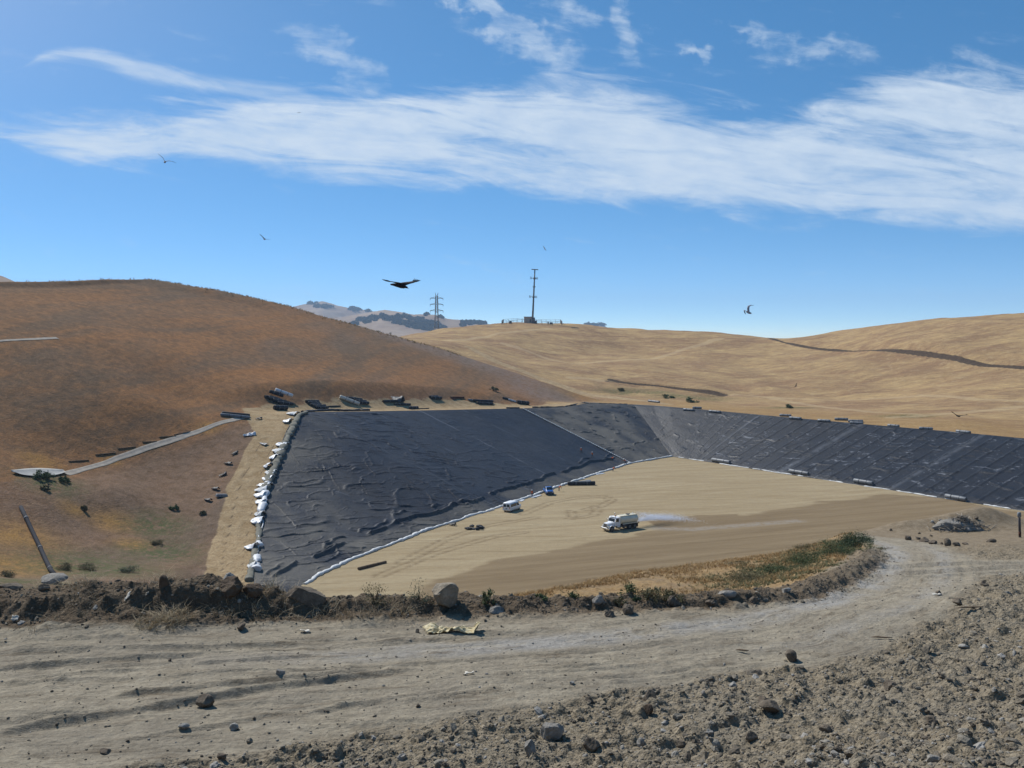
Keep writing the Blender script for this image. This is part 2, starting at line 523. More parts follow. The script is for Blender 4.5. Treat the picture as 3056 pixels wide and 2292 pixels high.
def np_mesh(name, V, Fc, attrs=None, smooth=True):
    """Mesh from arrays; Fc is (n,3) or (n,4)."""
    V = np.ascontiguousarray(V, np.float32); Fc = np.ascontiguousarray(Fc, np.int32)
    me = bpy.data.meshes.new(name)
    k = Fc.shape[1]
    me.vertices.add(len(V)); me.vertices.foreach_set('co', V.ravel())
    me.loops.add(Fc.size); me.loops.foreach_set('vertex_index', Fc.ravel())
    me.polygons.add(len(Fc))
    me.polygons.foreach_set('loop_start', np.arange(0, Fc.size, k, dtype=np.int32))
    me.polygons.foreach_set('loop_total', np.full(len(Fc), k, np.int32))
    me.polygons.foreach_set('use_smooth', np.full(len(Fc), smooth, bool))
    for a, v in (attrs or {}).items():
        at = me.attributes.new(a, 'FLOAT', 'POINT')
        at.data.foreach_set('value', np.ascontiguousarray(v, np.float32).ravel())
    me.update(calc_edges=True)
    return me


def grid_faces(nr, nc):
    i = np.arange(nr - 1)[:, None] * nc + np.arange(nc - 1)[None]
    return np.stack([i, i + 1, i + nc + 1, i + nc], -1).reshape(-1, 4)


def structure(o):
    o['kind'] = 'structure'
    return o


def tag(o, label, cat, group=None, kind=None):
    o['label'] = label; o['category'] = cat
    if group: o['group'] = group
    if kind: o['kind'] = kind
    return o


def thing(name, label, cat, loc=(0, 0, 0), rotz=0.0, group=None):
    o = bpy.data.objects.new(name, None)
    COL.objects.link(o)
    o.location = loc; o.rotation_euler = (0, 0, rotz)
    return tag(o, label, cat, group)


class MB:
    """Collects shapes for one part and builds them as one mesh."""
    def __init__(self):
        self.v, self.f, self.s = [], [], []

    def add(self, vs, fs, smooth=False):
        b = len(self.v)
        self.v += [tuple(float(c) for c in q) for q in vs]
        self.f += [tuple(i + b for i in q) for q in fs]
        self.s += [smooth] * len(fs)
        return self

    def box(self, c, s, tap=(1, 1), ch=0.0, rz=0.0):
        """Box with optional top taper and chamfered vertical edges."""
        hx, hy, hz = s[0] / 2, s[1] / 2, s[2] / 2
        e = min(ch, hx * .9, hy * .9)
        ring = [(-hx + e, -hy), (hx - e, -hy), (hx, -hy + e), (hx, hy - e), (hx - e, hy), (-hx + e, hy), (-hx, hy - e), (-hx, -hy + e)] if e else [(-hx, -hy), (hx, -hy), (hx, hy), (-hx, hy)]
        n = len(ring); ca, sa = math.cos(rz), math.sin(rz)
        vs = []
        lev = [(-hz, 1 - e / hx if e else 1), (-hz + e, 1), (hz - e, 1), (hz, 1 - e / hx)] if e else [(-hz, 1), (hz, 1)]
        for z, k in lev:
            f = (z + hz) / (2 * hz)
            kx, ky = k * (1 + (tap[0] - 1) * f), k * (1 + (tap[1] - 1) * f)
            for x, y in ring:
                x, y = x * kx, y * ky
                vs.append((c[0] + x * ca - y * sa, c[1] + x * sa + y * ca, c[2] + z))
        fs = [tuple(range(n - 1, -1, -1)), tuple(range(len(vs) - n, len(vs)))]
        for l in range(len(lev) - 1):
            for i in range(n):
                j = (i + 1) % n
                fs.append((l * n + i, l * n + j, (l + 1) * n + j, (l + 1) * n + i))
        return self.add(vs, fs)

    def tube(self, pts, r, n=10, cap=True, smooth=True, flat=1.0):
        pts = [Vector(p) for p in pts]
        rs = r if hasattr(r, '__len__') else [r] * len(pts)
        vs, fs = [], []
        up0 = Vector((0, 0, 1))
        for i, p in enumerate(pts):
            d = (pts[min(i + 1, len(pts) - 1)] - pts[max(i - 1, 0)]).normalized()
            up = up0 if abs(d.z) < .95 else Vector((0, 1, 0))
            a = d.cross(up).normalized(); b = a.cross(d).normalized()
            for k in range(n):
                t = 2 * math.pi * k / n
                vs.append(p + a * math.cos(t) * rs[i] + b * math.sin(t) * rs[i] * flat)
        for i in range(len(pts) - 1):
            for k in range(n):
                j = (k + 1) % n
                fs.append((i * n + k, i * n + j, (i + 1) * n + j, (i + 1) * n + k))
        self.add(vs, fs, smooth)
        if cap:
            b = len(self.v) - len(vs)
            self.f += [tuple(b + k for k in range(n - 1, -1, -1)), tuple(b + (len(pts) - 1) * n + k for k in range(n))]
            self.s += [False, False]
        return self

    def ball(self, c, r, nu=10, nv=7):
        r = r if hasattr(r, '__len__') else (r, r, r)
        vs, fs = [], []
        for j in range(nv + 1):
            th = math.pi * j / nv
            for i in range(nu):
                ph = 2 * math.pi * i / nu
                vs.append((c[0] + r[0] * math.sin(th) * math.cos(ph), c[1] + r[1] * math.sin(th) * math.sin(ph), c[2] - r[2] * math.cos(th)))
        for j in range(nv):
            for i in range(nu):
                k = (i + 1) % nu
                fs.append((j * nu + i, j * nu + k, (j + 1) * nu + k, (j + 1) * nu + i))
        return self.add(vs, fs, True)

    def prism(self, prof, y0, y1):
        """Extrude an x-z outline (counter-clockwise seen from -y) between y0 and y1."""
        n = len(prof)
        vs = [(x, y0, z) for x, z in prof] + [(x, y1, z) for x, z in prof]
        fs = [tuple(range(n)), tuple(range(2 * n - 1, n - 1, -1))]
        fs += [(i, i + n, (i + 1) % n + n, (i + 1) % n) for i in range(n)]
        return self.add(vs, fs)

    def loft(self, rings, smooth=True, cap=True):
        n = len(rings[0]); vs = [p for r in rings for p in r]; fs = []
        for i in range(len(rings) - 1):
            for k in range(n):
                j = (k + 1) % n
                fs.append((i * n + k, i * n + j, (i + 1) * n + j, (i + 1) * n + k))
        self.add(vs, fs, smooth)
        if cap:
            b = len(self.v) - len(vs)
            self.f += [tuple(b + k for k in range(n - 1, -1, -1)), tuple(b + (len(rings) - 1) * n + k for k in range(n))]
            self.s += [smooth, smooth]
        return self

    def build(self, name, mat, parent=None, M=None):
        me = bpy.data.meshes.new(name)
        me.from_pydata(self.v, [], self.f)
        me.polygons.foreach_set('use_smooth', self.s)
        bm = bmesh.new(); bm.from_mesh(me)
        bmesh.ops.recalc_face_normals(bm, faces=bm.faces)
        bm.to_mesh(me); bm.free()
        if M is not None:
            me.transform(M)
        me.update()
        return link(name, me, mat, parent)


# ------------------------------------------------------------------ terrain materials
def mat_hills():
    m, t = new_mat("dry hillside")
    p = t.pos()
    tan = t.attr('tan')
    # the brown hill: grey-brown stubble with rusty streaks lying along the slope
    ps = t.map(p, rot=(0, 0, math.radians(-57)), scale=(1.0, 0.35, 1.0))
    n1 = t.noise(t.map(ps, scale=(.022, .05, .03)), 1.0, 6, 0.66, 0.8)
    n2 = t.noise(t.map(p, scale=(.5, .5, .5)), 1.0, 6, 0.75)
    n3 = t.noise(p, 2.6, 3, 0.8)
    rust = t.mr(t.m('ADD', n1, t.m('MULTIPLY', t.m('SUBTRACT', n2, .5), .45)), 0.34, 0.68)
    base = t.mix(t.mr(n2, .28, .72), (.145, .094, .056), (.212, .142, .088))
    rc = t.mix(t.mr(n2, .3, .7), (.29, .130, .047), (.41, .195, .074))
    brown = t.mix(t.m('MULTIPLY', rust, t.m('ADD', .35, t.m('MULTIPLY', t.attr('rust'), .65))), base, rc)
    brown = t.mix(t.m('MULTIPLY', t.attr('pale'), t.mr(n2, .3, .6, 0, .8)), brown, (.235, .19, .165))
    brown = t.mix(t.m('MULTIPLY', t.attr('fresh'), t.mr(n2, .25, .6)), brown, (.42, .23, .065))
    n5 = t.noise(t.map(p, rot=(0, 0, math.radians(-57)), scale=(1.3, .7, 1.0)), 1.0, 5, .8)
    brown = t.mix(t.mr(n5, .54, .68, 0, .45), brown, (.085, .062, .036))
    brown = t.mix(t.mr(n5, .44, .32, 0, .38), brown, (.40, .27, .14))
    # the tan hill: straw with darker scuffs
    q = t.map(p, rot=(0, 0, math.radians(12)), scale=(1.0, .75, 1.0))
    k1 = t.noise(t.map(q, scale=(.035, .09, .05)), 1.0, 7, 0.68, 0.4)
    k2 = t.noise(t.map(q, scale=(.16, .55, .3)), 1.0, 6, 0.75)
    k3 = t.noise(p, .9, 4, .8)
    straw = t.mix(t.mr(k1, .36, .62), (.335, .205, .108), (.535, .365, .172))
    k4 = t.noise(t.map(q, scale=(.28, .5, .4)), 1.0, 3, .8)
    straw = t.mix(t.mr(k2, .38, .62), t.mix(.5, straw, (.22, .14, .085)), straw)
    straw = t.mix(t.mr(k4, .56, .70, 0, .5), straw, (.185, .115, .075))
    straw = t.mix(t.mr(k4, .45, .34, 0, .4), straw, (.56, .43, .24))
    straw = t.mix(t.mr(k2, .66, .78, 0, .8), straw, (.55, .41, .21))
    straw = t.mix(t.mr(k3, .64, .74, 0, .75), straw, (.15, .095, .055))
    straw = t.mix(t.m('MULTIPLY', t.attr('fresh'), t.mr(k3, .25, .6)), straw, t.mix(k2, (.25, .145, .06), (.46, .29, .115)))
    col = t.mix(tan, brown, straw)
    col = t.mix(t.m('MULTIPLY', t.attr('green'), t.mr(k3, .35, .6)), col, (.10, .115, .045))
    soil = t.mix(t.mr(n2, .3, .7), (.33, .225, .115), (.50, .37, .215))
    col = t.mix(t.mr(t.m('ADD', t.attr('soil'), t.m('MULTIPLY', t.m('SUBTRACT', n2, .5), .5)), .3, .62), col, soil)
    straw2 = (.58, .44, .26)
    col = t.mix(t.mr(t.m('ADD', t.attr('trail'), t.m('MULTIPLY', t.m('SUBTRACT', n2, .5), .6)), .3, .6, 0, .38), col, straw2)
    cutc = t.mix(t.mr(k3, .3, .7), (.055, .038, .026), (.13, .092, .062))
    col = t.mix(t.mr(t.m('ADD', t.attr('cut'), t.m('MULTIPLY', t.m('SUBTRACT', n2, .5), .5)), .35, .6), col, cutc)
    col = t.mix(t.mr(n3, .3, .72), t.mix(.32, col, (.03, .02, .012)), col)
    h = t.m('ADD', t.m('MULTIPLY', n2, .6), t.m('MULTIPLY', n3, .4))
    t.finish(col, .97, h, .55, 1.0, .1)
    return m


def mat_floor():
    m, t = new_mat("graded clay floor")
    p = t.pos()
    tr = t.map(p, rot=(0, 0, math.radians(-22)), scale=(1, 1, 1))
    st = t.noise(t.map(tr, scale=(.02, .33, 1)), 1.0, 7, .7, .25)
    st2 = t.noise(t.map(p, rot=(0, 0, math.radians(38)), scale=(.02, .35, 1)), 1.0, 6, .7, .3)
    tk = t.noise(t.map(p, rot=(0, 0, math.radians(-24)), scale=(.03, 1.3, 1)), 1.0, 5, .75, .5)
    tk2 = t.noise(t.map(p, rot=(0, 0, math.radians(55)), scale=(.04, 1.1, 1)), 1.0, 5, .75, .7)
    g = t.noise(p, .8, 6, .75)
    f = t.noise(p, 3.5, 3, .7)
    dry = t.mix(t.mr(st, .3, .7), (.35, .262, .158), (.44, .345, .222))
    dry = t.mix(t.mr(st2, .52, .68, 0, .5), dry, (.29, .205, .115))
    dry = t.mix(t.mr(st, .62, .72, 0, .6), dry, (.53, .435, .30))
    dry = t.mix(t.mr(tk, .55, .63, 0, .65), dry, (.255, .18, .105))
    dry = t.mix(t.mr(tk2, .57, .64, 0, .6), dry, (.25, .178, .105))
    wet = t.mix(t.mr(st, .3, .7), (.205, .142, .082), (.285, .207, .126))
    wet = t.mix(t.mr(st2, .56, .7, 0, .5), wet, (.30, .225, .15))
    wet = t.mix(t.mr(tk, .58, .66, 0, .5), wet, (.14, .095, .055))
    k = t.mr(t.m('ADD', t.attr('wet'), t.m('MULTIPLY', t.m('SUBTRACT', st, .5), .55)), .42, .6)
    col = t.mix(k, dry, wet)
    col = t.mix(t.m('MULTIPLY', t.attr('spray'), t.mr(g, .35, .6)), col, (.34, .30, .27))
    col = t.mix(t.m('MULTIPLY', t.attr('track'), t.mr(g, .3, .6, .2, .8)), col, (.14, .09, .05))
    col = t.mix(t.mr(g, .3, .7, 0, .25), col, (.22, .15, .085))
    col = t.mix(1.0, col, (.87, .89, .85), 'MULTIPLY')
    t.finish(col, .95, t.m('ADD', t.m('MULTIPLY', st, .7), t.m('ADD', t.m('MULTIPLY', g, .35), t.m('MULTIPLY', f, .2))), .35, 1.0, .1)
    return m


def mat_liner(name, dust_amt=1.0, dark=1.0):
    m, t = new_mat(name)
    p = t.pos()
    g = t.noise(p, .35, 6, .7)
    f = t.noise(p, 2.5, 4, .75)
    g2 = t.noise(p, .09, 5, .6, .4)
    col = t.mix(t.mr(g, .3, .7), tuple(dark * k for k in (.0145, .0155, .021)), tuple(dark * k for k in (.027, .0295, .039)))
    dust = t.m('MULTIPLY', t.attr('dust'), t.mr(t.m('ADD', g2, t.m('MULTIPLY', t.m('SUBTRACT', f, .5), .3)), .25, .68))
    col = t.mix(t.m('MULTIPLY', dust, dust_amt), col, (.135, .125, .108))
    col = t.mix(t.m('MULTIPLY', t.attr('seam_glint'), t.mr(g, .25, .6)), col, (.20, .21, .23))  # pale seams, and on the right liner painted sun glints
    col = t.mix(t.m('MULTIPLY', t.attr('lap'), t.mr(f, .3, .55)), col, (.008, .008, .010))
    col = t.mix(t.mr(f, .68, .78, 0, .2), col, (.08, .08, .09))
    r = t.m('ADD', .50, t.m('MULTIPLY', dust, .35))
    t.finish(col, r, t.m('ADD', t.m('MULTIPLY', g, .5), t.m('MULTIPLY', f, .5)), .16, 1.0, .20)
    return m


def mat_fg():
    m, t = new_mat("haul road dirt")
    p = t.pos()
    a = t.noise(p, .45, 6, .7, .3)
    b = t.noise(p, 2.2, 6, .72)
    c = t.noise(p, 11.0, 5, .75)
    e = t.noise(p, 45.0, 3, .75)
    vor = t.n('ShaderNodeTexVoronoi', {'Vector': p, 'Scale': 9.0, 'Randomness': 1.0}, feature='F1').outputs['Distance']
    vor2 = t.n('ShaderNodeTexVoronoi', {'Vector': p, 'Scale': 24.0, 'Randomness': 1.0}, feature='F1').outputs['Distance']
    road, berm, grass, rub, lane, bank = (t.attr(k) for k in ('road', 'berm', 'grass', 'rub', 'lane', 'bank'))
    rsv = t.n('ShaderNodeCombineXYZ', {0: t.m('MULTIPLY', t.attr('across'), 3.2), 1: t.m('MULTIPLY', t.attr('along'), .5), 2: 0.0}).outputs[0]
    sk = t.noise(rsv, 1.0, 7, .72, .25)
    dirt = t.mix(t.mr(b, .3, .7), (.225, .172, .112), (.345, .275, .19))
    rd = t.mix(t.mr(b, .3, .7), (.325, .278, .205), (.45, .39, .295))
    rd = t.mix(t.mr(a, .42, .62, 0, .55), rd, (.27, .235, .185))
    rd = t.mix(t.m('MULTIPLY', t.m('MULTIPLY', lane, .8), t.mr(a, .3, .6)), rd, (.44, .42, .39))
    rd = t.mix(t.mr(sk, .52, .66, 0, .75), rd, (.20, .16, .112))
    rd = t.mix(t.mr(sk, .46, .36, 0, .6), rd, (.43, .375, .285))
    rubc = t.mix(t.mr(c, .3, .7), (.205, .168, .115), (.37, .31, .225))
    rubc = t.mix(t.mr(a, .45, .65, 0, .4), rubc, (.26, .235, .19))
    bm = t.mix(t.mr(b, .3, .7), (.105, .076, .050), (.205, .157, .108))
    gr = t.mix(t.mr(b, .3, .7), (.27, .175, .085), (.40, .285, .15))
    gr = t.mix(t.mr(a, .45, .62, 0, .8), gr, (.27, .20, .125))
    col = t.mix(road, dirt, rd)
    col = t.mix(rub, col, rubc)
    col = t.mix(t.mr(t.m('ADD', berm, t.m('MULTIPLY', t.m('SUBTRACT', b, .5), .5)), .3, .7), col, bm)
    col = t.mix(t.mr(t.m('ADD', grass, t.m('MULTIPLY', t.m('SUBTRACT', b, .5), .6)), .35, .65), col, gr)
    col = t.mix(t.m('MULTIPLY', bank, .7), col, (.17, .125, .08))
    col = t.mix(t.mr(c, .28, .7), t.mix(.35, col, (.05, .036, .024)), col)
    col = t.mix(t.mr(e, .62, .75, 0, .5), col, (.48, .43, .35))
    col = t.mix(1.0, col, t.mix(grass, (.87, .865, .845), (1.0, .96, .90)), 'MULTIPLY')
    st = t.m('SUBTRACT', 1.0, t.m('MULTIPLY', vor, 1.4))
    st2 = t.m('SUBTRACT', 1.0, t.m('MULTIPLY', vor2, 1.4))
    amp = t.m('ADD', .25, t.m('ADD', t.m('MULTIPLY', rub, .75), t.m('MULTIPLY', berm, .75)))
    h = t.m('ADD', t.m('MULTIPLY', t.m('ADD', t.m('MULTIPLY', st, .45), t.m('MULTIPLY', st2, .22)), amp), t.m('ADD', t.m('MULTIPLY', c, .5), t.m('MULTIPLY', e, .16)))
    h = t.m('ADD', h, t.m('MULTIPLY', t.m('MULTIPLY', road, sk), -1.1))
    t.finish(col, .96, h, .075, 1.0, .12)
    return m


M_HILLS, M_FLOOR, M_FG = mat_hills(), mat_floor(), mat_fg()
M_LINER = mat_liner("black geomembrane")
M_LINER_SHADED = mat_liner("shaded black geomembrane", .4, .6)  # darker copy of the liner; tones down the sunlit right slope by colour

# ------------------------------------------------------------------ hills and valley
def axis(segs):
    out = [segs[0][0]]
    for a, b, st in segs:
        n = max(1, int(round((b - a) / st)))
        out += list(np.linspace(a, b, n + 1)[1:])
    return np.array(out)


SWALE = [hit(*q)[:2] for q in ((725, 1246), (690, 1255), (620, 1277), (560, 1298), (500, 1318), (430, 1340), (350, 1368), (270, 1395), (195, 1415))]
SWALE2 = [hit(*q)[:2] for q in ((-120, 1024), (0, 1018), (90, 1013), (175, 1009))]
RAMP_L = [P(*a)[:2] for a in ((560, 1800, 138), (630, 1690, 150), (652, 1600, 163), (695, 1480, 180), (742, 1360, 200), (795, 1255, 220))]


def build_hills():
    xs = axis([(-420, -170, 8), (-170, -30, .75), (-30, 60, .7), (60, 290, 1.0), (290, 520, 6)])
    ys = axis([(62, 110, 3), (110, 235, .75), (235, 400, .85), (400, 560, 1.0), (560, 660, 2.0), (660, 1000, 12)])
    X, Y = np.meshgrid(xs, ys)
    Z = mid_h(X, Y)
    n = near_h(X, Y, False) - .6
    Z = np.where(Y < 120, np.maximum(Z, n), Z)
    L, R = left_hill(X, Y), right_hill(X, Y)
    tan = sstep(R - L, -.6, .8)
    d, par, side = line_dist(X, Y, CREST)
    out = np.isnan(pit_slope(X, Y))
    wd = np.interp(par, [0, 5, 6, 9, 12, 13, 16, 20], [7.5, 7.2, 13, 15, 7, 4, 2.5, 2.5])
    soil = sstep(d - wd - fbm(X / 8, Y / 8, 91, 3) * np.where(par > 5.5, 3.0, .7), np.where(par > 5.5, 2.0, .9), np.where(par > 5.5, -2.0, -.9)) * np.where((par > 5.5), .75, 1)
    dv, pv, _ = line_dist(X, Y, VALLEY)
    soil = np.maximum(soil, sstep(dv, 3.4, 1.6))
    ds, _, _ = line_dist(X, Y, np.array([P(*a)[:2] for a in ((1240, 1002, 600), (1320, 996, 600), (1420, 985, 602))]))
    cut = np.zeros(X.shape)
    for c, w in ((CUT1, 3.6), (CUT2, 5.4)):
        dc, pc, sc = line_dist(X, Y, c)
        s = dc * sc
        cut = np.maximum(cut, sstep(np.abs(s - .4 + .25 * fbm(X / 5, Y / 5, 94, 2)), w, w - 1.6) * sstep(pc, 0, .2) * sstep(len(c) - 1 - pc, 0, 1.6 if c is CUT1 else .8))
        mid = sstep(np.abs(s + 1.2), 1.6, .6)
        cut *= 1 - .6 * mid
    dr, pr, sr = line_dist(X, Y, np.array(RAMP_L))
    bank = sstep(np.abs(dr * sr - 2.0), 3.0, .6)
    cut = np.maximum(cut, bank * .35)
    trail = np.zeros(X.shape)
    for w, line in ((1.8, ((2000, 1172, 408), (2256, 1172, 392), (2450, 1172, 372), (2600, 1166, 366), (2760, 1167, 355), (2920, 1180, 330), (3056, 1183, 318))),
                    (1.5, ((2300, 1178, 386), (2450, 1205, 350), (2600, 1232, 318), (2780, 1242, 300))), (2.2, ((2660, 1262, 295), (2850, 1235, 305), (3056, 1205, 310))),
                    (2.4, ((1500, 1040, 525), (1700, 1075, 480), (1900, 1065, 500), (2150, 1022, 555))), (2.0, ((1700, 1140, 425), (1850, 1150, 420), (2050, 1168, 408))), (2.5, ((1330, 1040, 510), (1480, 1010, 560), (1640, 990, 590)))):
        dt, pt, _ = line_dist(X, Y, np.array([P(*a)[:2] for a in line]))
        trail = np.maximum(trail, sstep(dt + fbm(X / 6, Y / 6, 95, 2) * .8, w + .6, w - .6))
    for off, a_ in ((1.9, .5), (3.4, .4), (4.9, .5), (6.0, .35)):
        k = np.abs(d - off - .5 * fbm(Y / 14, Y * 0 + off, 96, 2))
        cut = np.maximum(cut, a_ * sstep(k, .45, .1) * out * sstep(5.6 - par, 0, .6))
    green = np.zeros(X.shape)
    for px, py, d_, r in ((2060, 1190, 385, 16), (1960, 1182, 395, 9), (2350, 1222, 345, 10), (1480, 1160, 400, 12), (1870, 1165, 400, 14), (2700, 1245, 300, 10)):
        q = P(px, py, d_)
        green = np.maximum(green, sstep(np.hypot((X - q[0]) / 1.6, Y - q[1]), r, 0))
    for q, r in ((hit(470, 1570), 9), (hit(250, 1690), 16), (hit(480, 1650), 11), (hit(330, 1700), 14), (hit(150, 1440), 9), (hit(40, 1730), 12)):
        green = np.maximum(green, sstep(np.hypot(X - q[0], Y - q[1]), r, 0))
    fresh = np.zeros(X.shape)
    for q, r in ((hit(50, 1600), 10), (hit(330, 1560), 6.5), (hit(395, 1625), 5), (hit(220, 1520), 4), (hit(330, 1375), 3), (hit(120, 1380), 6), (hit(30, 1690), 12), (hit(620, 1275), 4)):
        fresh = np.maximum(fresh, sstep(np.hypot(X - q[0], Y - q[1]), r, 0) * .85)
    fresh = np.maximum(fresh, sstep(par, 11.5, 13.5) * sstep(d + fbm(X / 15, Y / 15, 97, 3) * 14, 52, 14) * .85)
    # rust patches: the broad belt across the brown hill
    q = P(800, 1050, 290)
    rust = .45 + .6 * np.exp(-(((X - q[0]) / 62) ** 2 + ((Y - q[1]) / 55) ** 2)) + .5 * np.exp(-(((X + 92) / 30) ** 2 + ((Y - 215) / 34) ** 2))
    dsw, _, ssw = line_dist(X, Y, np.array(SWALE))
    rust = np.maximum(rust, sstep(np.abs(dsw * ssw + 3.0), 6, 1))
    low = sstep(dsw * ssw, .5, 5) * sstep(245 - Y, 0, 12)
    rust = rust * (1 - .85 * low)
    pale = .35 * low + sstep(fbm(X / 30 + 3, Y / 55, 77, 4), .15, .65) * .25
    dp, _, _ = line_dist(X, Y, np.array([P(*a)[:2] for a in ((1240, 1030, 378), (1400, 1085, 374), (1560, 1150, 365), (1620, 1190, 345))]))
    pale = np.maximum(pale, sstep(dp, 24, 4) * .9)
    V = np.stack([X, Y, Z], -1).reshape(-1, 3)
    me = np_mesh("hills", V, grid_faces(*X.shape), {'tan': tan, 'soil': soil, 'cut': cut, 'green': green, 'fresh': fresh, 'rust': np.clip(rust, 0, 1), 'pale': pale, 'trail': trail})
    structure(link("hills", me, M_HILLS))


build_hills()


def build_floor():
    xs = axis([(-60, -40, 2), (-40, 115, .8), (115, 240, 6)]); ys = axis([(25, 120, 4), (120, 305, .8)])
    X, Y = np.meshgrid(xs, ys)
    Z = fbm(X / 22, Y / 22, 61, 3) * .12 + fbm(X / 3, Y / 3, 63, 2) * .035
    W = [PF(*a)[:2] for a in ((1150, 1830), (1330, 1712), (1500, 1662), (1700, 1628), (1850, 1606), (1940, 1574), (2010, 1548), (2200, 1533), (2400, 1503), (2640, 1475), (2800, 1480), (2900, 1501), (3120, 1537), (3400, 1700), (3100, 1950), (1300, 1950))]
    wet = sstep(poly_sd(X, Y, W) + fbm(X / 9, Y / 4, 65, 3) * 3, 7, -7) * .85
    wet = np.maximum(wet, sstep(poly_sd(X, Y, [PF(*a)[:2] for a in ((1930, 1556), (2080, 1537), (2200, 1533), (2200, 1560), (2000, 1590))]), 1.5, -1.5))
    ds, _, _ = line_dist(X, Y, np.array([PF(*a)[:2] for a in ((1960, 1577), (2060, 1579), (2200, 1568), (2380, 1554))]))
    spray = sstep(ds, 2.6, .5) * .8
    dw, _, _ = line_dist(X, Y, np.array([PF(*a)[:2] for a in ((1560, 1715), (1650, 1668), (1780, 1655), (1900, 1690))]))
    track = np.zeros(X.shape)
    for line in (((1560, 1535), (1640, 1500), (1720, 1485), (1800, 1480), (1830, 1492)), ((1750, 1520), (1790, 1512), (1830, 1490)), ((1725, 1545), (1770, 1538), (1785, 1522), (1772, 1510)),
                 ((1705, 1548), (1712, 1535), (1700, 1525)), ((1200, 1680), (1330, 1610), (1450, 1570), (1600, 1545)), ((1130, 1720), (1300, 1650), (1480, 1600), (1560, 1590))):
        dt, _, _ = line_dist(X, Y, np.array([PF(*a)[:2] for a in line]))
        track = np.maximum(track, sstep(np.abs(dt - .9), .55, .1))
    Z = Z - track * .08
    V = np.stack([X, Y, Z], -1).reshape(-1, 3)
    structure(link("pit_floor", np_mesh("pit_floor", V, grid_faces(*X.shape), {'wet': wet, 'spray': spray, 'track': track * .8}), M_FLOOR))


build_floor()


# ------------------------------------------------------------------ foreground mound with the haul road
def road_masks(X, Y):
    w1 = fbm(X / 2.2, Y / 2.2, 33, 3) * .45
    d, par, side = line_dist(X, Y, ROAD)
    w = np.interp(par, np.arange(len(ROAD_W)), ROAD_W)
    road = sstep(d + w1, w + .35, w - .35)
    d2, par2, side2 = line_dist(X, Y, BRANCH)
    wb = np.interp(par2, np.arange(len(BRANCH_W)), BRANCH_W)
    road2 = sstep(d2 + w1, wb + .5, wb - .5)
    return d * side, par, np.maximum(road, road2), d2 * side2, road2


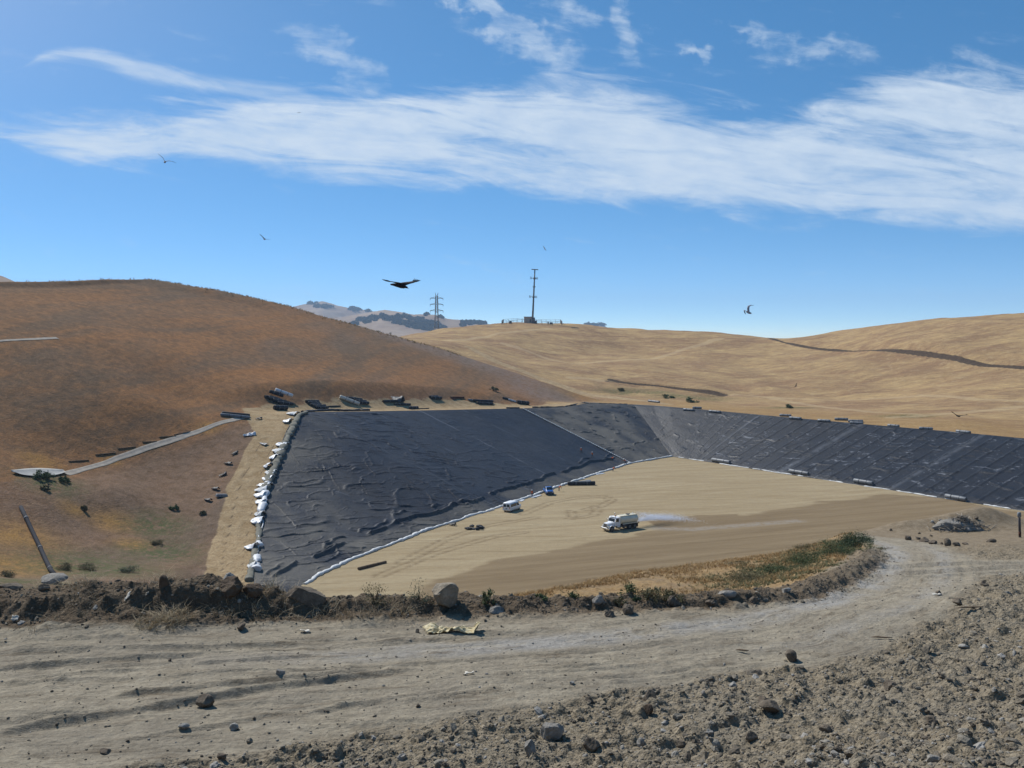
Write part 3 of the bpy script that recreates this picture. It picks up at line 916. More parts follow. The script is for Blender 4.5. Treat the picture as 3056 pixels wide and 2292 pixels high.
def fg_surface(X, Y):
    """Height of the mound with ruts and clods, and its zone masks."""
    Z = near_h(X, Y)
    s, par, road, sb, road2 = road_masks(X, Y)
    d, pb, side = line_dist(X, Y, BERM)
    bw = np.interp(pb, np.arange(len(BERM_W)), BERM_W)
    berm = sstep(d, bw * 1.05, bw * .55)
    behind = np.where(side > 0, d, -d)
    ye = np.interp(X, EDGE[:, 0], EDGE[:, 1])
    grass = sstep(behind, .7, 1.6) * sstep(X, -2.5, -.5) * sstep(20.5 - X, 0, 2) * sstep(ye + 3 - Y, 0, 2)
    bank = sstep(Y - ye, .2, 2.0)
    rub = (1 - road) * sstep(-behind, .3, .9) * sstep(s, -.2, -1.2) * sstep(Y, 50, 36)
    # ruts: long ridges and grooves following the road, breaking up along their length
    wob = fbm(par * 1.7, s * .05 + 3, 71, 4) * .20
    ss = s + wob
    rut = np.zeros(X.shape)
    for off, wd, amp, ph in ((-3.9, .12, .06, 16), (-3.4, .09, -.06, 17), (-2.7, .10, .07, 1), (-2.4, .08, -.065, 2), (-1.75, .11, .08, 3), (-1.5, .08, -.08, 4), (-.95, .08, .05, 5), (-.6, .06, -.04, 18), (.1, .07, -.05, 6), (.3, .06, .045, 7), (1.0, .09, -.05, 8),
                             (1.25, .07, .045, 9), (1.7, .06, -.04, 19), (2.0, .11, .055, 10), (2.3, .08, -.05, 11), (-.3, .06, .035, 12), (2.9, .10, .08, 13), (3.15, .09, -.06, 14), (3.7, .12, .06, 20), (-4.5, .14, .06, 15)):
        on = sstep(fbm(par * 1.1 + ph * 7.3, ss * 0 + ph, 72, 3), -.25, .3)
        rut += amp * on * np.exp(-((ss - off) / (wd * 1.2)) ** 2)
    rut *= sstep(12.5 - par, 0, 5) * (.35 + .65 * sstep(par, 6.5, 4.0))
    rut *= (.75 + .5 * fbm(X / .35, Y / .35, 73, 2)) * 1.05
    ruts2 = sum(a * np.exp(-((sb + o + fbm(par * 1.3, sb * .1, 75, 2) * .25) / .16) ** 2) for o, a in ((-1.4, .07), (-.9, -.07), (.2, .06), (.7, -.06), (1.6, .06)))
    Z = Z + rut * road + ruts2 * road2
    for w, amp, line in ((.13, .13, ((-60, 2210), (120, 2172), (300, 2146), (480, 2118), (640, 2090), (830, 2056), (1050, 2024), (1300, 1996))), (.12, .10, ((290, 2098), (420, 2076), (560, 2064), (700, 2050), (860, 2030), (1000, 2016), (1180, 2000))),
                         (.12, .09, ((-60, 2000), (150, 1990), (330, 1978), (520, 1964), (700, 1948))), (.16, .12, ((-60, 1960), (120, 1950), (330, 1942), (500, 1938), (720, 1930), (960, 1922))), (.10, .07, ((860, 2148), (1000, 2118), (1150, 2094), (1300, 2076), (1420, 2062))),
                         (.09, .06, ((1600, 2010), (1750, 1996), (1860, 1984))), (.09, .05, ((-60, 2040), (200, 2022), (500, 1996), (800, 1970), (1100, 1948))), (.10, .06, ((300, 2230), (520, 2190), (760, 2150), (900, 2120)))):
        q = np.array([PF(a_, b_, 31.0)[:2] for a_, b_ in line])
        dl, pl, sl_ = line_dist(X, Y, q)
        tt = dl * sl_ + .05 * fbm(X / .5, Y / .5, 74, 3)
        en = sstep(pl, 0, .8) * sstep(len(line) - 1 - pl, 0, .8) * (.65 + .6 * vnoise(X / .45, Y / .45, 76))
        Z = Z + np.where(dl < 1.0, amp * .62 * en * (np.exp(-(tt / (w * .8)) ** 2) - .55 * np.exp(-((tt + w * 1.5) / (w * .8)) ** 2)), 0)
    # clods
    rough = np.clip(.20 + .95 * rub + 1.15 * berm + .3 * grass + .3 * bank, 0, 1.9)
    n1 = fbm(X / .42, Y / .42, 51, 3); n2 = vnoise(X / .17, Y / .17, 53); n3 = vnoise(X / .085, Y / .085, 54)
    clod = np.maximum(0, n1 - .05) * .20 + np.maximum(0, n2 - .55) * .16 + (n3 - .5) * .035
    n5 = fbm(X / .26, Y / .26, 57, 3); n6 = np.abs(fbm(X / .6, Y / .6, 58, 4))
    Z = Z + clod * rough * (1 - .45 * berm) + berm * (np.maximum(0, n5) * .13 + (.3 - n6) * .12)
    Z = Z + fbm(X / 1.1, Y / 1.1, 56, 2) * .05 * (rub + berm)
    # the worn rut ridges show best where the road is broadest, on the left
    lane = sstep(np.abs(s - .95), .75, .15) * sstep(par, 3.3, 4.6) * sstep(13 - par, 0, 1) + .7 * sstep(np.abs(s + .9), .5, .1) * sstep(par, 5.2, 7) * sstep(12 - par, 0, 2)
    berm_dark = berm * np.interp(pb, [0, 4, 5, 8, 12], [1, 1, .75, .6, .5])
    return Z, {'road': road, 'berm': berm_dark, 'grass': grass, 'rub': rub, 'lane': np.clip(lane, 0, 1), 'bank': bank, 'across': s, 'along': par * 6.5}


def build_fg():
    na, r0, r1, gr = 740, 8.2, 78.0, 1.0016
    nr = int(math.log(r1 / r0) / math.log(gr)) + 1
    ang = np.linspace(math.radians(-42), math.radians(42), na)
    rad = r0 * gr ** np.arange(nr)
    R, A = np.meshgrid(rad, ang, indexing='ij')
    X, Y = R * np.sin(A), R * np.cos(A)
    Z, masks = fg_surface(X, Y)
    V = np.stack([X, Y, Z], -1).reshape(-1, 3)
    structure(link("ground", np_mesh("ground", V, grid_faces(*X.shape)[:, ::-1], masks), M_FG))
    # the same mound carried on behind and beside the viewer
    xs = axis([(-300, -40, 20), (-40, 40, .8), (40, 300, 20)]); ys = axis([(-300, -10, 20), (-10, 45, .8), (45, 90, 3)])
    X2, Y2 = np.meshgrid(xs, ys)
    Z2 = near_h(X2, np.maximum(Y2, -3), False) - .12
    fan = (np.abs(np.arctan2(X2, Y2)) < math.radians(39)) & (np.hypot(X2, Y2) > 10) & (np.hypot(X2, Y2) < 74)
    Z2 = np.where(fan, Z2 - 2.0, Z2)
    o = {k: np.zeros(X2.shape) for k in ('berm', 'grass', 'lane', 'bank', 'road', 'across', 'along')}
    structure(link("ground", np_mesh("ground", np.stack([X2, Y2, Z2], -1).reshape(-1, 3), grid_faces(*X2.shape), dict(o, rub=np.ones(X2.shape))), M_FG))


build_fg()


# ------------------------------------------------------------------ far country
def mat_far():
    m, t = new_mat("far dry hills")
    p = t.pos()
    a = t.noise(p, .004, 6, .6)
    b = t.noise(p, .03, 5, .7)
    c = t.mix(t.mr(a, .35, .65), (.25, .175, .12), (.36, .27, .19))
    c = t.mix(t.mr(b, .4, .7, 0, .5), c, (.22, .14, .085))
    t.finish(c, .97, None, spec=.05)
    return m


FAR_A = [(-1200, 960), (300, 960), (600, 958), (800, 946), (868, 918), (905, 909), (940, 903), (962, 899), (985, 905), (1010, 913), (1060, 923), (1110, 931), (1180, 940), (1300, 952), (1500, 975), (1750, 972), (1800, 968), (1870, 1030), (2400, 1060), (4200, 1060)]
FAR_B = [(-1200, 985), (700, 985), (850, 960), (930, 952), (1010, 948), (1070, 938), (1110, 931), (1148, 925), (1180, 930), (1230, 940), (1270, 939), (1300, 942), (1330, 952), (1380, 957), (1430, 962), (1480, 974), (1560, 985), (1800, 1030), (4200, 1060)]
FAR_C = [(-1200, 720), (-500, 770), (-200, 800), (-60, 812), (0, 823), (45, 842), (120, 880), (240, 930), (500, 985), (1200, 1060), (4200, 1060)]


def far_h(X, Y):
    z = -8 + 0 * X
    for prof, D, back, fwd, sd in ((FAR_A, 6500., 800., 1500., 5), (FAR_B, 4600., 520., 1100., 9), (FAR_C, 1700., 220., 450., 13)):
        pr = np.array(prof, float)
        px = CX + F * X / np.maximum(Y, 50)
        top = EYE + (HY - np.interp(px, pr[:, 0], pr[:, 1])) / F * D
        t = (Y - D)
        w = np.where(t < 0, np.exp(-(t / fwd) ** 2), np.exp(-(t / back) ** 2))
        gul = fbm(X / (D * .05), Y / (D * .12), sd, 4) * D * .011 * (1 - np.exp(-(t / (fwd * .3)) ** 2))
        z = np.maximum(z, -10 + (top + 10) * w + gul * w * 1.1)
    return z


def build_far():
    xs = axis([(-9000, -2400, 300), (-2400, 700, 17), (700, 2200, 60), (2200, 9000, 300)])
    ys = axis([(-9000, 600, 400), (600, 2000, 30), (2000, 7600, 32), (7600, 9500, 300)])
    X, Y = np.meshgrid(xs, ys)
    Z = np.where(Y > 700, far_h(X, Y), -8)
    structure(link("far_hills", np_mesh("far_hills", np.stack([X, Y, Z], -1).reshape(-1, 3), grid_faces(*X.shape)), mat_far()))


build_far()


def build_haze():
    b = MB()
    lo, hi = (-9100, -9100, -12), (9100, 9600, 420)
    b.box([(lo[i] + hi[i]) / 2 for i in range(3)], [hi[i] - lo[i] for i in range(3)])
    m, t = new_mat("haze air")
    v = t.n('ShaderNodeVolumePrincipled', {'Color': (.52, .74, 1.0, 1), 'Density': 0.00009, 'Anisotropy': 0.0})
    o = t.n('ShaderNodeOutputMaterial')
    t.t.links.new(v.outputs[0], o.inputs['Volume'])
    h = b.build("haze", m)
    h['kind'] = 'stuff'; h['label'] = 'thin blue summer haze over the hills'; h['category'] = 'haze'


build_haze()


# ------------------------------------------------------------------ the liners of the pit
def resample(pts, par):
    i = np.arange(len(pts))
    return np.stack([np.interp(par, i, np.asarray(pts)[:, k]) for k in range(3)], -1)


def liner(name, label, strip, i0, i1, kind, step=.33):
    C_, F_ = STRIPS[strip]
    seg = np.maximum(np.linalg.norm(np.diff(C_[:, :2], axis=0), axis=1), np.linalg.norm(np.diff(F_[:, :2], axis=0), axis=1))
    cum = np.concatenate([[0], np.cumsum(seg)])
    n = int((cum[i1] - cum[i0]) / step)
    sv = np.linspace(cum[i0], cum[i1], n)
    par = np.interp(sv, cum, np.arange(len(C_)))
    top, bot = resample(C_, par), resample(F_, par)
    ln = np.linalg.norm(top - bot, axis=1)
    m = int(ln.max() / step)
    f = np.linspace(-.012, 1.0, m)[None]
    Pt = top[:, None] + (bot - top)[:, None] * f[..., None]
    S = np.repeat(sv[:, None], m, 1); T = ln[:, None] * f; Tb = ln[:, None] - T
    LN = np.repeat(ln[:, None], m, 1)
    h = .12 + 0 * S
    dust = np.zeros(S.shape); seam_glint = np.zeros(S.shape); lap = np.zeros(S.shape)
    tw = T + 1.5 * fbm(S / 12, T / 7, 101, 3) + .7 * fbm(S / 3.5, T / 3, 102, 2)

    if kind == 'seamed':
        wa, wb = S, T
    else:                                  # folds lie level across the slope, not along the falling crest
        wa = Pt[..., 0] * .66 + Pt[..., 1] * .75; wb = Pt[..., 0] * .75 - Pt[..., 1] * .66
    wbw = wb + 1.5 * fbm(wa / 12, wb / 7, 101, 3) + .7 * fbm(wa / 3.5, wb / 3, 102, 2)

    def wr(sl, tl, wd, sd, lo, hi):
        q = vnoise(wa / sl + wbw * .05, wbw / tl, sd)
        return np.exp(-((q - .5) / wd) ** 2) * sstep(vnoise(wa / (sl * .5), wb / (tl * 2.2), sd + 1), lo, hi)
    if kind == 'dark':
        zone = sstep(S - sv[0], 6, 30) * sstep(sv[-1] - 20 - S, 0, 60)
        h = h + (wr(17, 3.4, .020, 111, .40, .60) * .20 + wr(11, 2.3, .026, 121, .48, .66) * .13 + wr(6, 1.5, .03, 123, .46, .66) * .11 + wr(4, 1.0, .035, 127, .5, .7) * .07 + wr(9, 2.0, .022, 135, .42, .6) * .12 + wr(7, 2.8, .020, 137, .45, .62) * .13) * (.2 + .8 * zone)
        h = h + wr(5.5, 5.5, .022, 131, .60, .76) * .17 * zone
        h = h + wr(10, 1.6, .09, 126, .45, .65) * .09 * sstep(S - sv[0], 90, 10)
        toe = 4.8 + 1.1 * fbm(S / 7, 0 * S, 141, 3)
        h = h + .50 * np.exp(-((Tb - toe) / .34) ** 2) * sstep(vnoise(S / 5, 0 * S, 143), .25, .5) + .30 * np.exp(-((Tb - toe - 1.8 - fbm(S / 4, 0 * S + 4, 144, 2)) / .3) ** 2) * sstep(vnoise(S / 4, 0 * S, 145), .45, .65)
        dust = .62 * sstep(Tb, 4.8, 3.6) + .75 * sstep(S - sv[0], 80, 5) + .85 * sstep(T, 20, 0) * sstep(S - sv[0], 112, 60) + .08
        for c, a in ((62, .22), (96, .25), (121, .3), (140, .5), (158, .2)):
            e = np.abs(S - c - .6 * fbm(T / 6, 0 * S, 151, 2))
            seam_glint = np.maximum(seam_glint, a * sstep(e, .34, .12) * sstep(vnoise(S * 0 + c, T / 3.0, 152), .25, .55))
        seam_glint = np.maximum(seam_glint, .9 * (vnoise(S / .5, T / .5, 161) > .9965) )
    elif kind == 'grey':
        h = h + wr(6, 2.2, .05, 211, .50, .68) * .32 + wr(4, 1.4, .07, 215, .5, .7) * .12
        dust = 1.0 - .3 * sstep(S, sv[0] + (sv[-1] - sv[0]) * .55, sv[-1])
    else:
        away = sstep(S - sv[0], 15, 50)
        h = h + (wr(8, 1.5, .05, 311, .54, .70) * .15 + wr(5.0, 1.2, .06, 321, .6, .75) * .08) * away
        S2 = S + .10 * T
        k = np.abs(((S2 / 4.6) % 1.0) - .5) * 4.6
        lap = sstep(S - sv[0], 25, 60) * sstep(k, .30, .12) * sstep(vnoise(np.floor(S2 / 4.6 + .5) * 3.7, T / 5, 331), .3, .65)
        h = h + .12 * sstep(k, .5, .1) * sstep(S - sv[0], 25, 60)
        ca_, cb_ = Pt[..., 0] * .95 + Pt[..., 1] * .3, Pt[..., 0] * .3 - Pt[..., 1] * .95
        cb_ = cb_ + fbm(ca_ / 6, cb_ / 5, 345, 3)
        q = vnoise(ca_ / 7, cb_ / 2.0, 341)
        h = h + np.exp(-((q - .5) / .04) ** 2) * sstep(vnoise(ca_ / 3.5, cb_ / 4, 342), .5, .66) * .20 * (1 - away)
        seam_glint = .8 * wr(7, 1.4, .016, 311, .46, .60) + .6 * wr(5.0, 1.1, .018, 321, .50, .64)  # sun glints along the wrinkles, painted as pale dashes
        seam_glint = seam_glint * away
        seam_glint = np.maximum(seam_glint, .25 * away * sstep(np.abs(((S2 / 35.0) % 1.0) - .5) * 35, 1.3, .3))
        dust = 0 * S + .4 * sstep(Tb, 2.0, .8)
    edge = sstep(T, 0, 1.0) * sstep(Tb, 0, .8)
    Pt[..., 2] += .06 + (h - .06) * edge + fbm(S / 1.2, T / 1.2, 171, 2) * .02 * edge
    Pt[..., 2] += fbm(S / 14, T / 10, 172, 2) * .10 * edge
    me = np_mesh(name, Pt.reshape(-1, 3), grid_faces(n, m), {'dust': np.clip(dust, 0, 1), 'seam_glint': np.clip(seam_glint, 0, 1), 'lap': lap})
    return tag(link(name, me, M_LINER_SHADED if kind == 'seamed' else M_LINER), label, 'pit liner', 'black liner sheets on the pit slopes')


liner("liner_sheet", "dark wrinkled black liner panel behind the white van and blue car", 0, 0, 9, 'dark', .22)
liner("liner_sheet", "dusty grey triangular liner panel in the back corner of the pit", 0, 9, len(CREST_L) - 1, 'grey', .3)
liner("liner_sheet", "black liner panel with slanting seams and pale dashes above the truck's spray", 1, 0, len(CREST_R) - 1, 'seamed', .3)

# ------------------------------------------------------------------ white edging along the toe
M_WHITE = plain("white geotextile", (.62, .62, .60), .8, .2, 0, .18, 2.0, .03)
M_WPLAS = plain("white plastic", (.60, .61, .62), .45, .4, 0, .1, 1.5)
M_GREYTEX = plain("grey geotextile", (.19, .18, .145), .9, .1, 0, .25, 1.2, .05)
M_ROLL = plain("black roll", (.022, .023, .027), .6, .3, 0, .3, 2.0)
M_ROLLG = plain("grey roll", (.17, .18, .19), .5, .4, 0, .25, 2.0)
M_CREAM = plain("cream roll", (.56, .52, .44), .7, .2, 0, .2, 2.0)
M_RUST = plain("rusty steel", (.10, .045, .03), .85, .2, 0, .3, 4.0)
M_WOOD = plain("dry wood", (.14, .10, .065), .9, .1, 0, .3, 8.0)


def lumpy_line(pts, r, step, seed, zoff=.1, dash=False, flat=.75):
    pts = np.asarray(pts, float)
    cum = np.concatenate([[0], np.cumsum(np.linalg.norm(np.diff(pts, axis=0), axis=1))])
    s = np.arange(0, cum[-1], step)
    Q = np.stack([np.interp(s, cum, pts[:, k]) for k in range(3)], -1)
    n = vnoise(s / .9, s * 0 + seed, seed); n2 = fbm(s / 6, s * 0 + seed, seed + 3, 3)
    rr = r * (.55 + .75 * n)
    if dash:
        rr = np.where(vnoise(s / 2.2, s * 0 + seed, seed + 9) > .42, rr, r * .12)
    dx = np.gradient(Q[:, 0]); dy = np.gradient(Q[:, 1]); L = np.hypot(dx, dy)
    Q[:, 0] += -dy / L * n2 * .5; Q[:, 1] += dx / L * n2 * .5
    Q[:, 2] += zoff
    return MB().tube(Q, list(rr), 8, flat=flat)


tag(lumpy_line(FOOT_L[1:10], .40, .3, 5, .12).build("toe_strip", M_WHITE), "lumpy white fabric strip along the foot of the dark wrinkled liner", "edge strip", "white strips edging the pit floor")
tag(lumpy_line(FOOT_L[9:], .36, .3, 8, .12).build("toe_strip", M_WHITE), "short white fabric strip below the dusty grey corner liner", "edge strip", "white strips edging the pit floor")
tag(lumpy_line([FOOT_R[0]] + FOOT_R[3:], .24, .3, 15, .08, True).build("toe_strip", M_WHITE), "thin broken white strip along the foot of the seamed right liner", "edge strip", "white strips edging the pit floor")

# sandbags down the joint between the dark and the grey panel
a, b = np.array(CREST_L[9]), np.array(FOOT_L[9])
bag_mesh = None
for i in range(62):
    q = a + (b - a) * (i + .5) / 62 + np.array([0, 0, .30])
    if bag_mesh is None:
        o = MB().ball((0, 0, 0), (.30, .22, .16), 10, 6).build("sandbag", M_WHITE)
        bag_mesh = o.data
    else:
        o = link("sandbag", bag_mesh)
    o.location = q
    dv = b - a
    o.rotation_euler = (0, 0.4, math.atan2(dv[1], dv[0]) + random.uniform(-.5, .5))
    s_ = random.uniform(.85, 1.2); o.scale = (s_, s_, s_)
    tag(o, "white sandbag in the straight line between the dark and grey liner panels", "sandbag", "sandbags along the liner joint")


# ------------------------------------------------------------------ loose sheets along the ramp
def sheet(name, label, cat, c, w, l, yaw, mat, seed, lift=.6, peak=.5, group=None, nx=16, ny=12):
    """A billowed, rumpled scrap of sheet lying at C, tapering to a point on one side."""
    u, v = np.meshgrid(np.linspace(-1, 1, nx), np.linspace(-1, 1, ny))
    tip = 1 - .55 * (u < 0) * np.abs(u) - .18 * vnoise(u * 2 + seed, u * 0, seed)
    x = u * w / 2 * (1 + .12 * fbm(v * 2, v * 0 + seed, seed, 2)); y = v * l / 2 * tip
    z = peak * (1 - v * v) * (.5 + .5 * u) + .22 * fbm(u * 2.5 + seed, v * 2.5, seed + 1, 3) * lift + .15 * lift * np.abs(np.sin(v * 5 + seed + u))
    ca, sa = math.cos(yaw), math.sin(yaw)
    X = c[0] + x * ca - y * sa; Y = c[1] + x * sa + y * ca
    Z = land_h(X, Y) * .5 + c[2] * .5 + z + .12
    V = np.stack([X, Y, Z], -1).reshape(-1, 3)
    o = link(name, np_mesh(name, V, grid_faces(ny, nx)), mat)
    md = o.modifiers.new("thick", 'SOLIDIFY'); md.thickness = .03
    return tag(o, label, cat, group)


FLAPS = [(866, 1236, 3.4, 2.0), (850, 1259, 2.4, 2.2), (834, 1328, 3.0, 2.6), (822, 1347, 3.0, 2.2), (812, 1366, 2.2, 2.6), (790, 1394, 2.0, 1.6), (800, 1412, 2.6, 2.2), (794, 1428, 2.6, 2.4),
         (782, 1450, 3.2, 2.0), (772, 1466, 3.0, 1.6), (768, 1481, 2.8, 1.7), (770, 1500, 2.4, 1.8), (766, 1537, 2.1, 1.5), (760, 1556, 2.5, 2.6), (743, 1636, 2.6, 1.9), (745, 1690, 1.6, 2.2)]
ORD = ["topmost", "second", "third", "fourth", "fifth", "sixth", "seventh", "eighth", "ninth", "tenth", "eleventh", "twelfth", "thirteenth", "fourteenth", "fifteenth", "lowest"]
for i, (px, py, w, l) in enumerate(FLAPS):
    c = hit(px + 7, py)
    nm = f"{ORD[i]} white plastic flap down the edge between dirt ramp and black liner" if i in (0, 15) else f"{ORD[i]} white plastic flap from the top along the ramp edge of the liner"
    sheet("plastic_flap", nm, "plastic sheet", c, w * .8, l * (1.7 if 5 < i < 14 else 1.4), math.radians(random.uniform(-25, 10)), M_WPLAS if i % 3 else M_WHITE, 300 + i, .9, random.uniform(.5, .95), "white plastic flaps along the ramp")
tag(lumpy_line([hit(*q) + np.array([.1, 0, .1]) for q in ((812, 1412), (800, 1440), (792, 1470), (786, 1505), (780, 1540), (776, 1580), (770, 1620), (764, 1665), (757, 1705))], .75, .35, 53, .15, True, .6).build('fabric_strip', M_WPLAS), 'broken line of white bags and fabric along the lower ramp edge', 'fabric strip')
gpts = [hit(*q) + np.array([.2, 0, .1]) for q in ((915, 1234), (893, 1240), (880, 1262), (868, 1285), (852, 1312), (848, 1332), (838, 1352), (826, 1375), (815, 1402), (806, 1425), (796, 1455), (788, 1480))]
tag(lumpy_line(gpts, .85, .5, 31, .15, False, .55).build("fabric_fold", M_GREYTEX), "long grey fabric fold tucked along the top of the ramp edge", "fabric fold")
gpts = [hit(*q) for q in ((782, 1520), (776, 1560), (770, 1600), (764, 1640), (760, 1670), (752, 1700), (744, 1735))]
tag(lumpy_line(gpts, .55, .5, 37, .15, False, .6).build("fabric_fold", M_GREYTEX), "short grey fabric fold at the lower end of the ramp edge", "fabric fold")
gpts = [hit(*q) for q in ((905, 1231), (935, 1228), (985, 1225), (1040, 1227), (1100, 1226))]
tag(lumpy_line(gpts, .5, .5, 39, .2, False, .6).build("fabric_fold", M_ROLL), "black liner hem folded along the crest behind the dark panel", "fabric fold")
tag(lumpy_line([hit(*q) for q in ((1590, 1217), (1680, 1216), (1715, 1209), (1745, 1203), (1790, 1206), (1870, 1208))], .35, .5, 43, .2, False, .6).build("fabric_fold", M_ROLL), "black liner hem along the crest above the grey corner", "fabric fold")


# ------------------------------------------------------------------ rolls of liner stored round the pit
def roll(label, x1, y1, x2, y2, r, mat=None, lift=0.0, group="liner rolls stored round the pit", name="liner_roll", cat="liner roll"):
    a, b = hit(x1, y1), hit(x2, y2)
    a = a + np.array([0, 0, r * .9 + lift]); b = b + np.array([0, 0, r * .9 + lift])
    c = (a + b) / 2
    root = thing(name, label, cat, tuple(c), 0, group)
    pts = [a + (b - a) * k - c for k in (0, .02, .25, .5, .75, .98, 1)]
    j = [random.uniform(.93, 1.05) for _ in pts]
    MB().tube(pts, [r * .86, r * j[1], r * j[2], r * j[3], r * j[4], r * j[5], r * .86], 14).build("wrap", mat or M_ROLL, root)
    d = (b - a) / np.linalg.norm(b - a)
    if r > .22:
        MB().tube([a - c - d * .06, b - c + d * .06], r * .3, 10).build("core", M_CREAM if mat is M_WPLAS else M_WOOD, root)
        for k in (.3, .7):
            q = a + (b - a) * k - c
            MB().tube([q - d * .05, q + d * .05], r * 1.07, 14).build("strap", M_ROLLG if mat is None else M_ROLL, root)
    return root


G1 = "in the first heap left of the ramp top"
for k, (q, od) in enumerate(zip(((790, 1188, 827, 1194), (802, 1193, 840, 1199), (815, 1199, 854, 1204), (829, 1206, 874, 1210)), ("leftmost", "second", "third", "frontmost"))):
    roll(f"{od} black roll {G1}", *q, .42)
roll("upper black roll lying under the white roll in the first heap", 804, 1176, 845, 1190, .42, lift=.35)
roll("bright white roll on top of the first heap of black rolls", 822, 1176, 873, 1195, .45, M_WPLAS, .75)
roll("fat black roll alone at the top of the dirt ramp", 819, 1223, 856, 1224, .62)
for k, (q, od) in enumerate(zip(((913, 1202, 951, 1202), (920, 1207, 953, 1207), (927, 1212, 957, 1211), (934, 1216, 971, 1215), (943, 1220, 979, 1220)), ("rearmost", "second from rear", "middle", "second from front", "frontmost"))):
    roll(f"{od} of five black rolls in stepped row right of the ramp top", *q, .40)
roll("thin black pipe lying right of the stepped row of five rolls", 980, 1214, 1016, 1213, .16)
roll("cream fabric roll sloping across the third heap", 1014, 1190, 1072, 1212, .50, M_CREAM, .15)
for q, od in zip(((1026, 1192, 1062, 1195), (1043, 1195, 1080, 1198), (1060, 1201, 1093, 1204), (1070, 1206, 1100, 1208)), ("rearmost", "second", "third", "frontmost")):
    roll(f"{od} dark roll behind the cream roll in the third heap", *q, .44, lift=.1)
roll("long dark roll beneath the crumpled grey tarp on the bench", 1143, 1201, 1204, 1200, .38)
roll("dark strapped roll in front of the crumpled grey tarp", 1178, 1209, 1225, 1209, .30)
roll("fat black roll on the liner crest below the grey tarp", 1222, 1221, 1247, 1220, .42)
roll("thin pipe continuing right from the fat crest roll", 1248, 1221, 1280, 1220, .14)
roll("rear dark roll of the small pair at mid bench", 1282, 1188, 1306, 1187, .42)
roll("front dark roll of the small pair at mid bench", 1288, 1192, 1317, 1192, .5)
roll("rusty red pipe lying alone on the bench", 1345, 1188, 1385, 1188, .26, M_RUST, 0, "pipes lying on the bench", "steel_pipe", "pipe")
roll("short rusty pipe stub beside the rusty red pipe", 1349, 1192, 1360, 1192, .22, M_RUST, 0, "pipes lying on the bench", "steel_pipe", "pipe")
roll("small grey roll at the left end of the fourth heap", 1397, 1195, 1421, 1199, .32, M_ROLLG)
roll("long dark roll on top of the fourth heap", 1413, 1200, 1471, 1203, .40, None, .2)
roll("long dark roll at the front of the fourth heap", 1425, 1206, 1471, 1208, .40)
roll("short dark roll at the left of the last heap", 1500, 1189, 1518, 1193, .32)
roll("slim white roll sloping between dark rolls of the last heap", 1517, 1194, 1540, 1201, .30, M_WPLAS)
roll("fat black roll at the right of the last heap", 1543, 1204, 1578, 1208, .62)
roll("flat black roll on the crest above the sandbag line", 1511, 1219, 1550, 1219, .22)
GP = "pair of long rolls beside the drain"
roll("upper long dark roll lying beside the pale drain on the left slope", 662, 1236, 745, 1244, .36, M_ROLL, 0, GP)
roll("lower long grey roll lying beside the pale drain on the left slope", 658, 1241, 745, 1250, .36, M_ROLLG, 0, GP)
GR = "grey rolls along the right crest"
for q, lb in (((1935, 1199, 1968, 1203), "pale grey roll up in the green hollow behind the right crest"), ((2067, 1220, 2094, 1221), "dark grey roll behind the crest, set back from the first crest roll"),
              ((2040, 1225, 2071, 1227), "first pale roll on the right crest, nearest the pit corner"), ((2116, 1230, 2150, 1233), "second pale roll on the right crest from the pit corner"),
              ((2327, 1242, 2361, 1244), "grey roll set back before the long gap of bare crest"), ((2356, 1250, 2391, 1253), "pale roll on the crest just after the long bare gap"),
              ((2441, 1258, 2477, 1260), "pale roll on the crest left of the cluster of three"), ((2491, 1254, 2531, 1255), "rear left roll of the cluster of three on the right crest"),
              ((2531, 1260, 2576, 1261), "rear right roll of the cluster of three on the right crest"), ((2537, 1265, 2576, 1267), "front roll of the cluster of three on the right crest"),
              ((2650, 1273, 2683, 1276), "pale roll on the right crest, third from the picture's edge"), ((2743, 1282, 2784, 1284), "pale roll on the right crest, second from the picture's edge"),
              ((2854, 1291, 2896, 1295), "pale roll on the right crest nearest the picture's edge")):
    roll(lb, *q, .42, M_ROLLG, 0, GR)
GB = "grey rolls at the foot of the right liner"
for q, lb in (((2125, 1377, 2178, 1385), "grey roll at the foot of the right liner nearest the corner"), ((2356, 1411, 2413, 1420), "grey roll at the right liner's foot, second from the corner"),
              ((2549, 1440, 2605, 1449), "grey roll with yellow mark at the right liner's foot"), ((2822, 1487, 2884, 1498), "grey roll at the right liner's foot above the stick pile")):
    roll(lb, *q, .52, M_ROLLG, .1, GB)
roll("long black roll on the clay floor under a rumpled sheet", 1694, 1448, 1776, 1447, .5)
roll("slim dark pipe lying on the clay floor near the berm", 1069, 1701, 1152, 1681, .24, M_WOOD, 0, "pipes on the clay floor", "drain_pipe", "pipe")
sheet("tarp", "rumpled grey sheet draped over the black roll on the clay floor", "tarp", hit(1728, 1441), 6.0, 2.2, .1, M_ROLLG, 402, .8, .5)
sheet("tarp", "crumpled dark grey tarp heaped on the bench above the liner", "tarp", hit(1184, 1196), 4.0, 3.2, -.3, plain("dark tarp", (.06, .065, .07), .6), 403, 1.6, 1.6)
